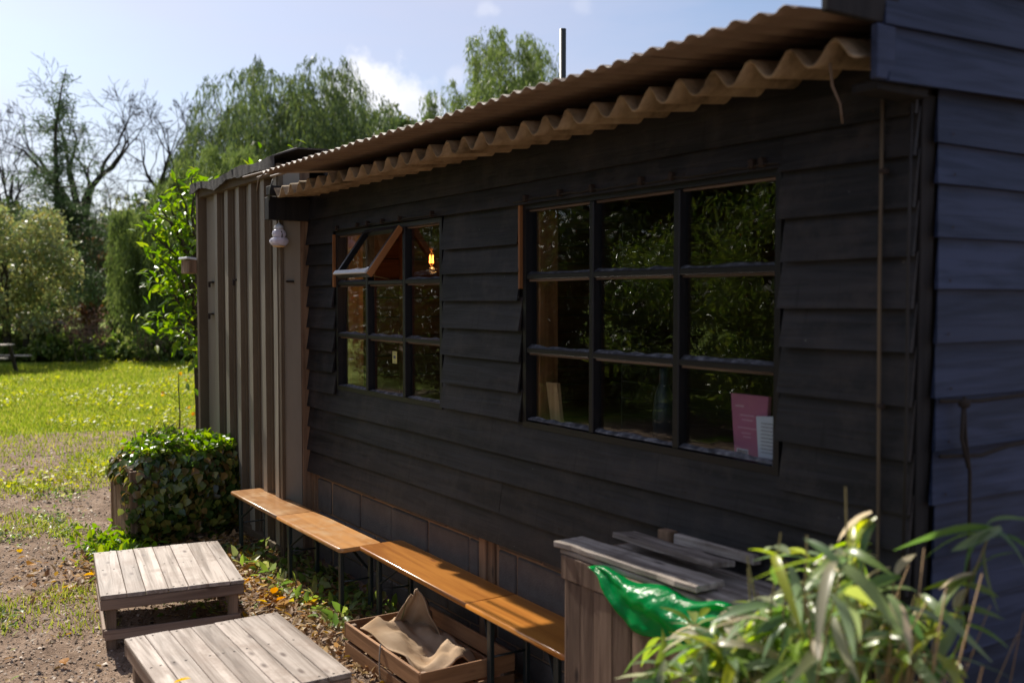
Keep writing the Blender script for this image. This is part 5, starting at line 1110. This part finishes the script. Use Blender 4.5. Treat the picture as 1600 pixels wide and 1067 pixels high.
for k in range(74):
    bx_, by_ = rb.uniform(-.28, .36), rb.uniform(-.26, .24); h = rb.uniform(.80, 1.38)*(1-.35*max(0, bx_)); d = np.array([bx_*.35, by_*.35, 1.0])+rb.normal(0, .07, 3); p = np.array([bx_*.55, by_*.55, 0.0])
    n_ = 6
    for i in range(n_):
        q = p+d*h/n_; (p[2] < 1.22-1.0*max(0, p[0]+.02) and p[0] > -.33) and canes.append((*p, *q, .0055*(1-.1*i), .0055*(1-.1*(i+1)))); d = d+rb.normal(0, .05, 3)
        if i >= 1:
            for j in range(3): nodes.append((p+(q-p)*rb.random(), i/n_))
        p = q
    nodes.append((p, 1)); nodes.append((p, 1))
tag(link('canes', segs_me('canes', canes, M['cane'], 6), bb), kind='stuff')
LV = []
for p, u in nodes:
    if p[2] > 1.40-1.0*max(0, p[0]+.05) or p[0] > .46 or p[0] < -.33 or (p[0] < -.10 and p[1] > -.2 and rb.random() < .55): continue
    for j in range(rb.integers(2, 5)):
        a = rb.uniform(0, 6.28); el = rb.uniform(-.9, .95)
        # more of them reach to the side of the box
        if rb.random() < .3: a = rb.normal(.35, .9)
        LV.append((rb.integers(5), p+rb.normal(0, .012, 3), (rb.normal(0, .5), -el, a), rb.uniform(.75, 1.25)))
LV.sort(key=lambda q: -q[1][2]+.0*q[1][0])
for (b_, p, e, s) in LV[:288]:
    o = link('leaf', BL[b_], bb, p, e); o.scale = (s,)*3
lo = LV[288:]; tvb = np.array([v.co[:] for v in BL[0].vertices]); tfb = np.array([p.vertices[:] for p in BL[0].polygons])
if lo: tag(link('lower_leaves', scatter(np.array([q[1] for q in lo]), np.array([np.array(Euler(q[2]).to_matrix()) for q in lo]), 1.0*np.array([q[3] for q in lo]), (tvb, tfb), 'lower_leaves', M['bamboo'], True), bb), kind='stuff')
# long arching leaves towards the green bag
for (x, y, z, a, el, s) in [(.46, .12, .62, .3, .1, 1.4), (.50, .05, .66, .1, .2, 1.3), (.44, .16, .56, .5, 0, 1.4), (.52, .1, .74, .2, .1, 1.3), (.48, -.02, .88, .0, .2, 1.2), (.40, .2, .60, .6, .1, 1.3), (.40, .1, .93, .2, .1, 1.2), (.45, .0, .85, .0, -.1, 1.1), (.45, .12, .80, .3, .2, 1.25), (.40, .10, .72, .2, .0, 1.2), (.5, .0, .78, -.1, .1, 1.1), (.42, .15, .68, .4, -.1, 1.2), (.48, .05, .92, -.2, .0, 1.1)]:
    o = link('leaf', BL[2], bb, (x, y, z), (0, -el, a)); o.scale = (s,)*3
# dry straw bundle
sg = []
for k in range(230):
    x0 = rb.normal(-.20, .06); y0 = rb.normal(-.06, .06); top = rb.uniform(.7, 1.18); sp_ = rb.normal(0, .10, 2); p0 = np.array([x0*.6, y0, .2]); p1 = np.array([x0+sp_[0]*.5, y0+sp_[1]*.5, top*.6]); p2 = np.array([x0+sp_[0]*1.4, y0+sp_[1]*1.4, top])
    sg += [(*p0, *p1, .0026, .0024), (*p1, *p2, .0024, .0012)]
tag(link('straw', segs_me('straw', sg, M['straw'], 4), bb), kind='stuff')
for k in range(7):
    x0, y0 = rb.uniform(-.4, .1), rb.uniform(-.25, .1); link('dry_stem', rope_me('dry_stem', [(x0, y0, .3), (x0+.03, y0-.02, .9), (x0-.02+rb.normal(0, .05), y0-.06, rb.uniform(1.1, 1.34))], [.004, .0035, .0018], M['straw'], 5), bb)

# ------------------------------------------------------------------ planting across the path (seen only as reflections in the glass)
rh = np.random.default_rng(66)
for i, (x, y, top, hw, mt, lb) in enumerate([(7.2, 4.6, 3.6, 1.3, 'bamboo_hi', 'tall bamboo mirrored in the right column of the larger window'), (9.3, 4.8, 3.8, 1.4, 'bamboo_hi', 'tall bamboo mirrored in the middle of the larger window'), (11.4, 5.0, 3.4, 1.4, 'bamboo_hi', 'leafy bush mirrored in the left column of the larger window'),
    (14.5, 5.2, 3.6, 1.8, 'shade_leaf', 'dark bush mirrored low in the smaller window'), (18, 5.0, 4.2, 2.0, 'shade_leaf', 'green bush mirrored in the left panes of the smaller window'), (5.2, 4.8, 3.8, 1.3, 'bamboo_hi', 'bamboo beside the camera side of the path'), (22.5, 5.0, 5.5, 2.6, 'shade_leaf', 'dark tree mirrored at the far side of the smaller window')]):
    leafy('bush', lb, 0, 0, top, hw, rh, M[mt], .0, 17000, .10, 60, cat='bush', group='bushes across the path', tpl=LONG if mt == 'bamboo_hi' else LEAF, xy=(x, y), trunk=False)
for i, (x, y, top, hw, lb) in enumerate([(9, 9.5, 8.5, 3.4, 'tall dark tree across the path, nearest the camera'), (15, 10, 9, 3.8, 'tall dark tree across the path, second from the camera'), (22, 10.5, 10, 4.2, 'tall dark tree across the path, third from the camera'), (31, 11, 10, 4.5, 'tall dark tree across the path, farthest from the camera')]):
    leafy('tall_tree', lb, 0, 0, top, hw, rh, M['shade_leaf'], .5, 16000, .26, 60, group='tall trees across the path', xy=(x, y))
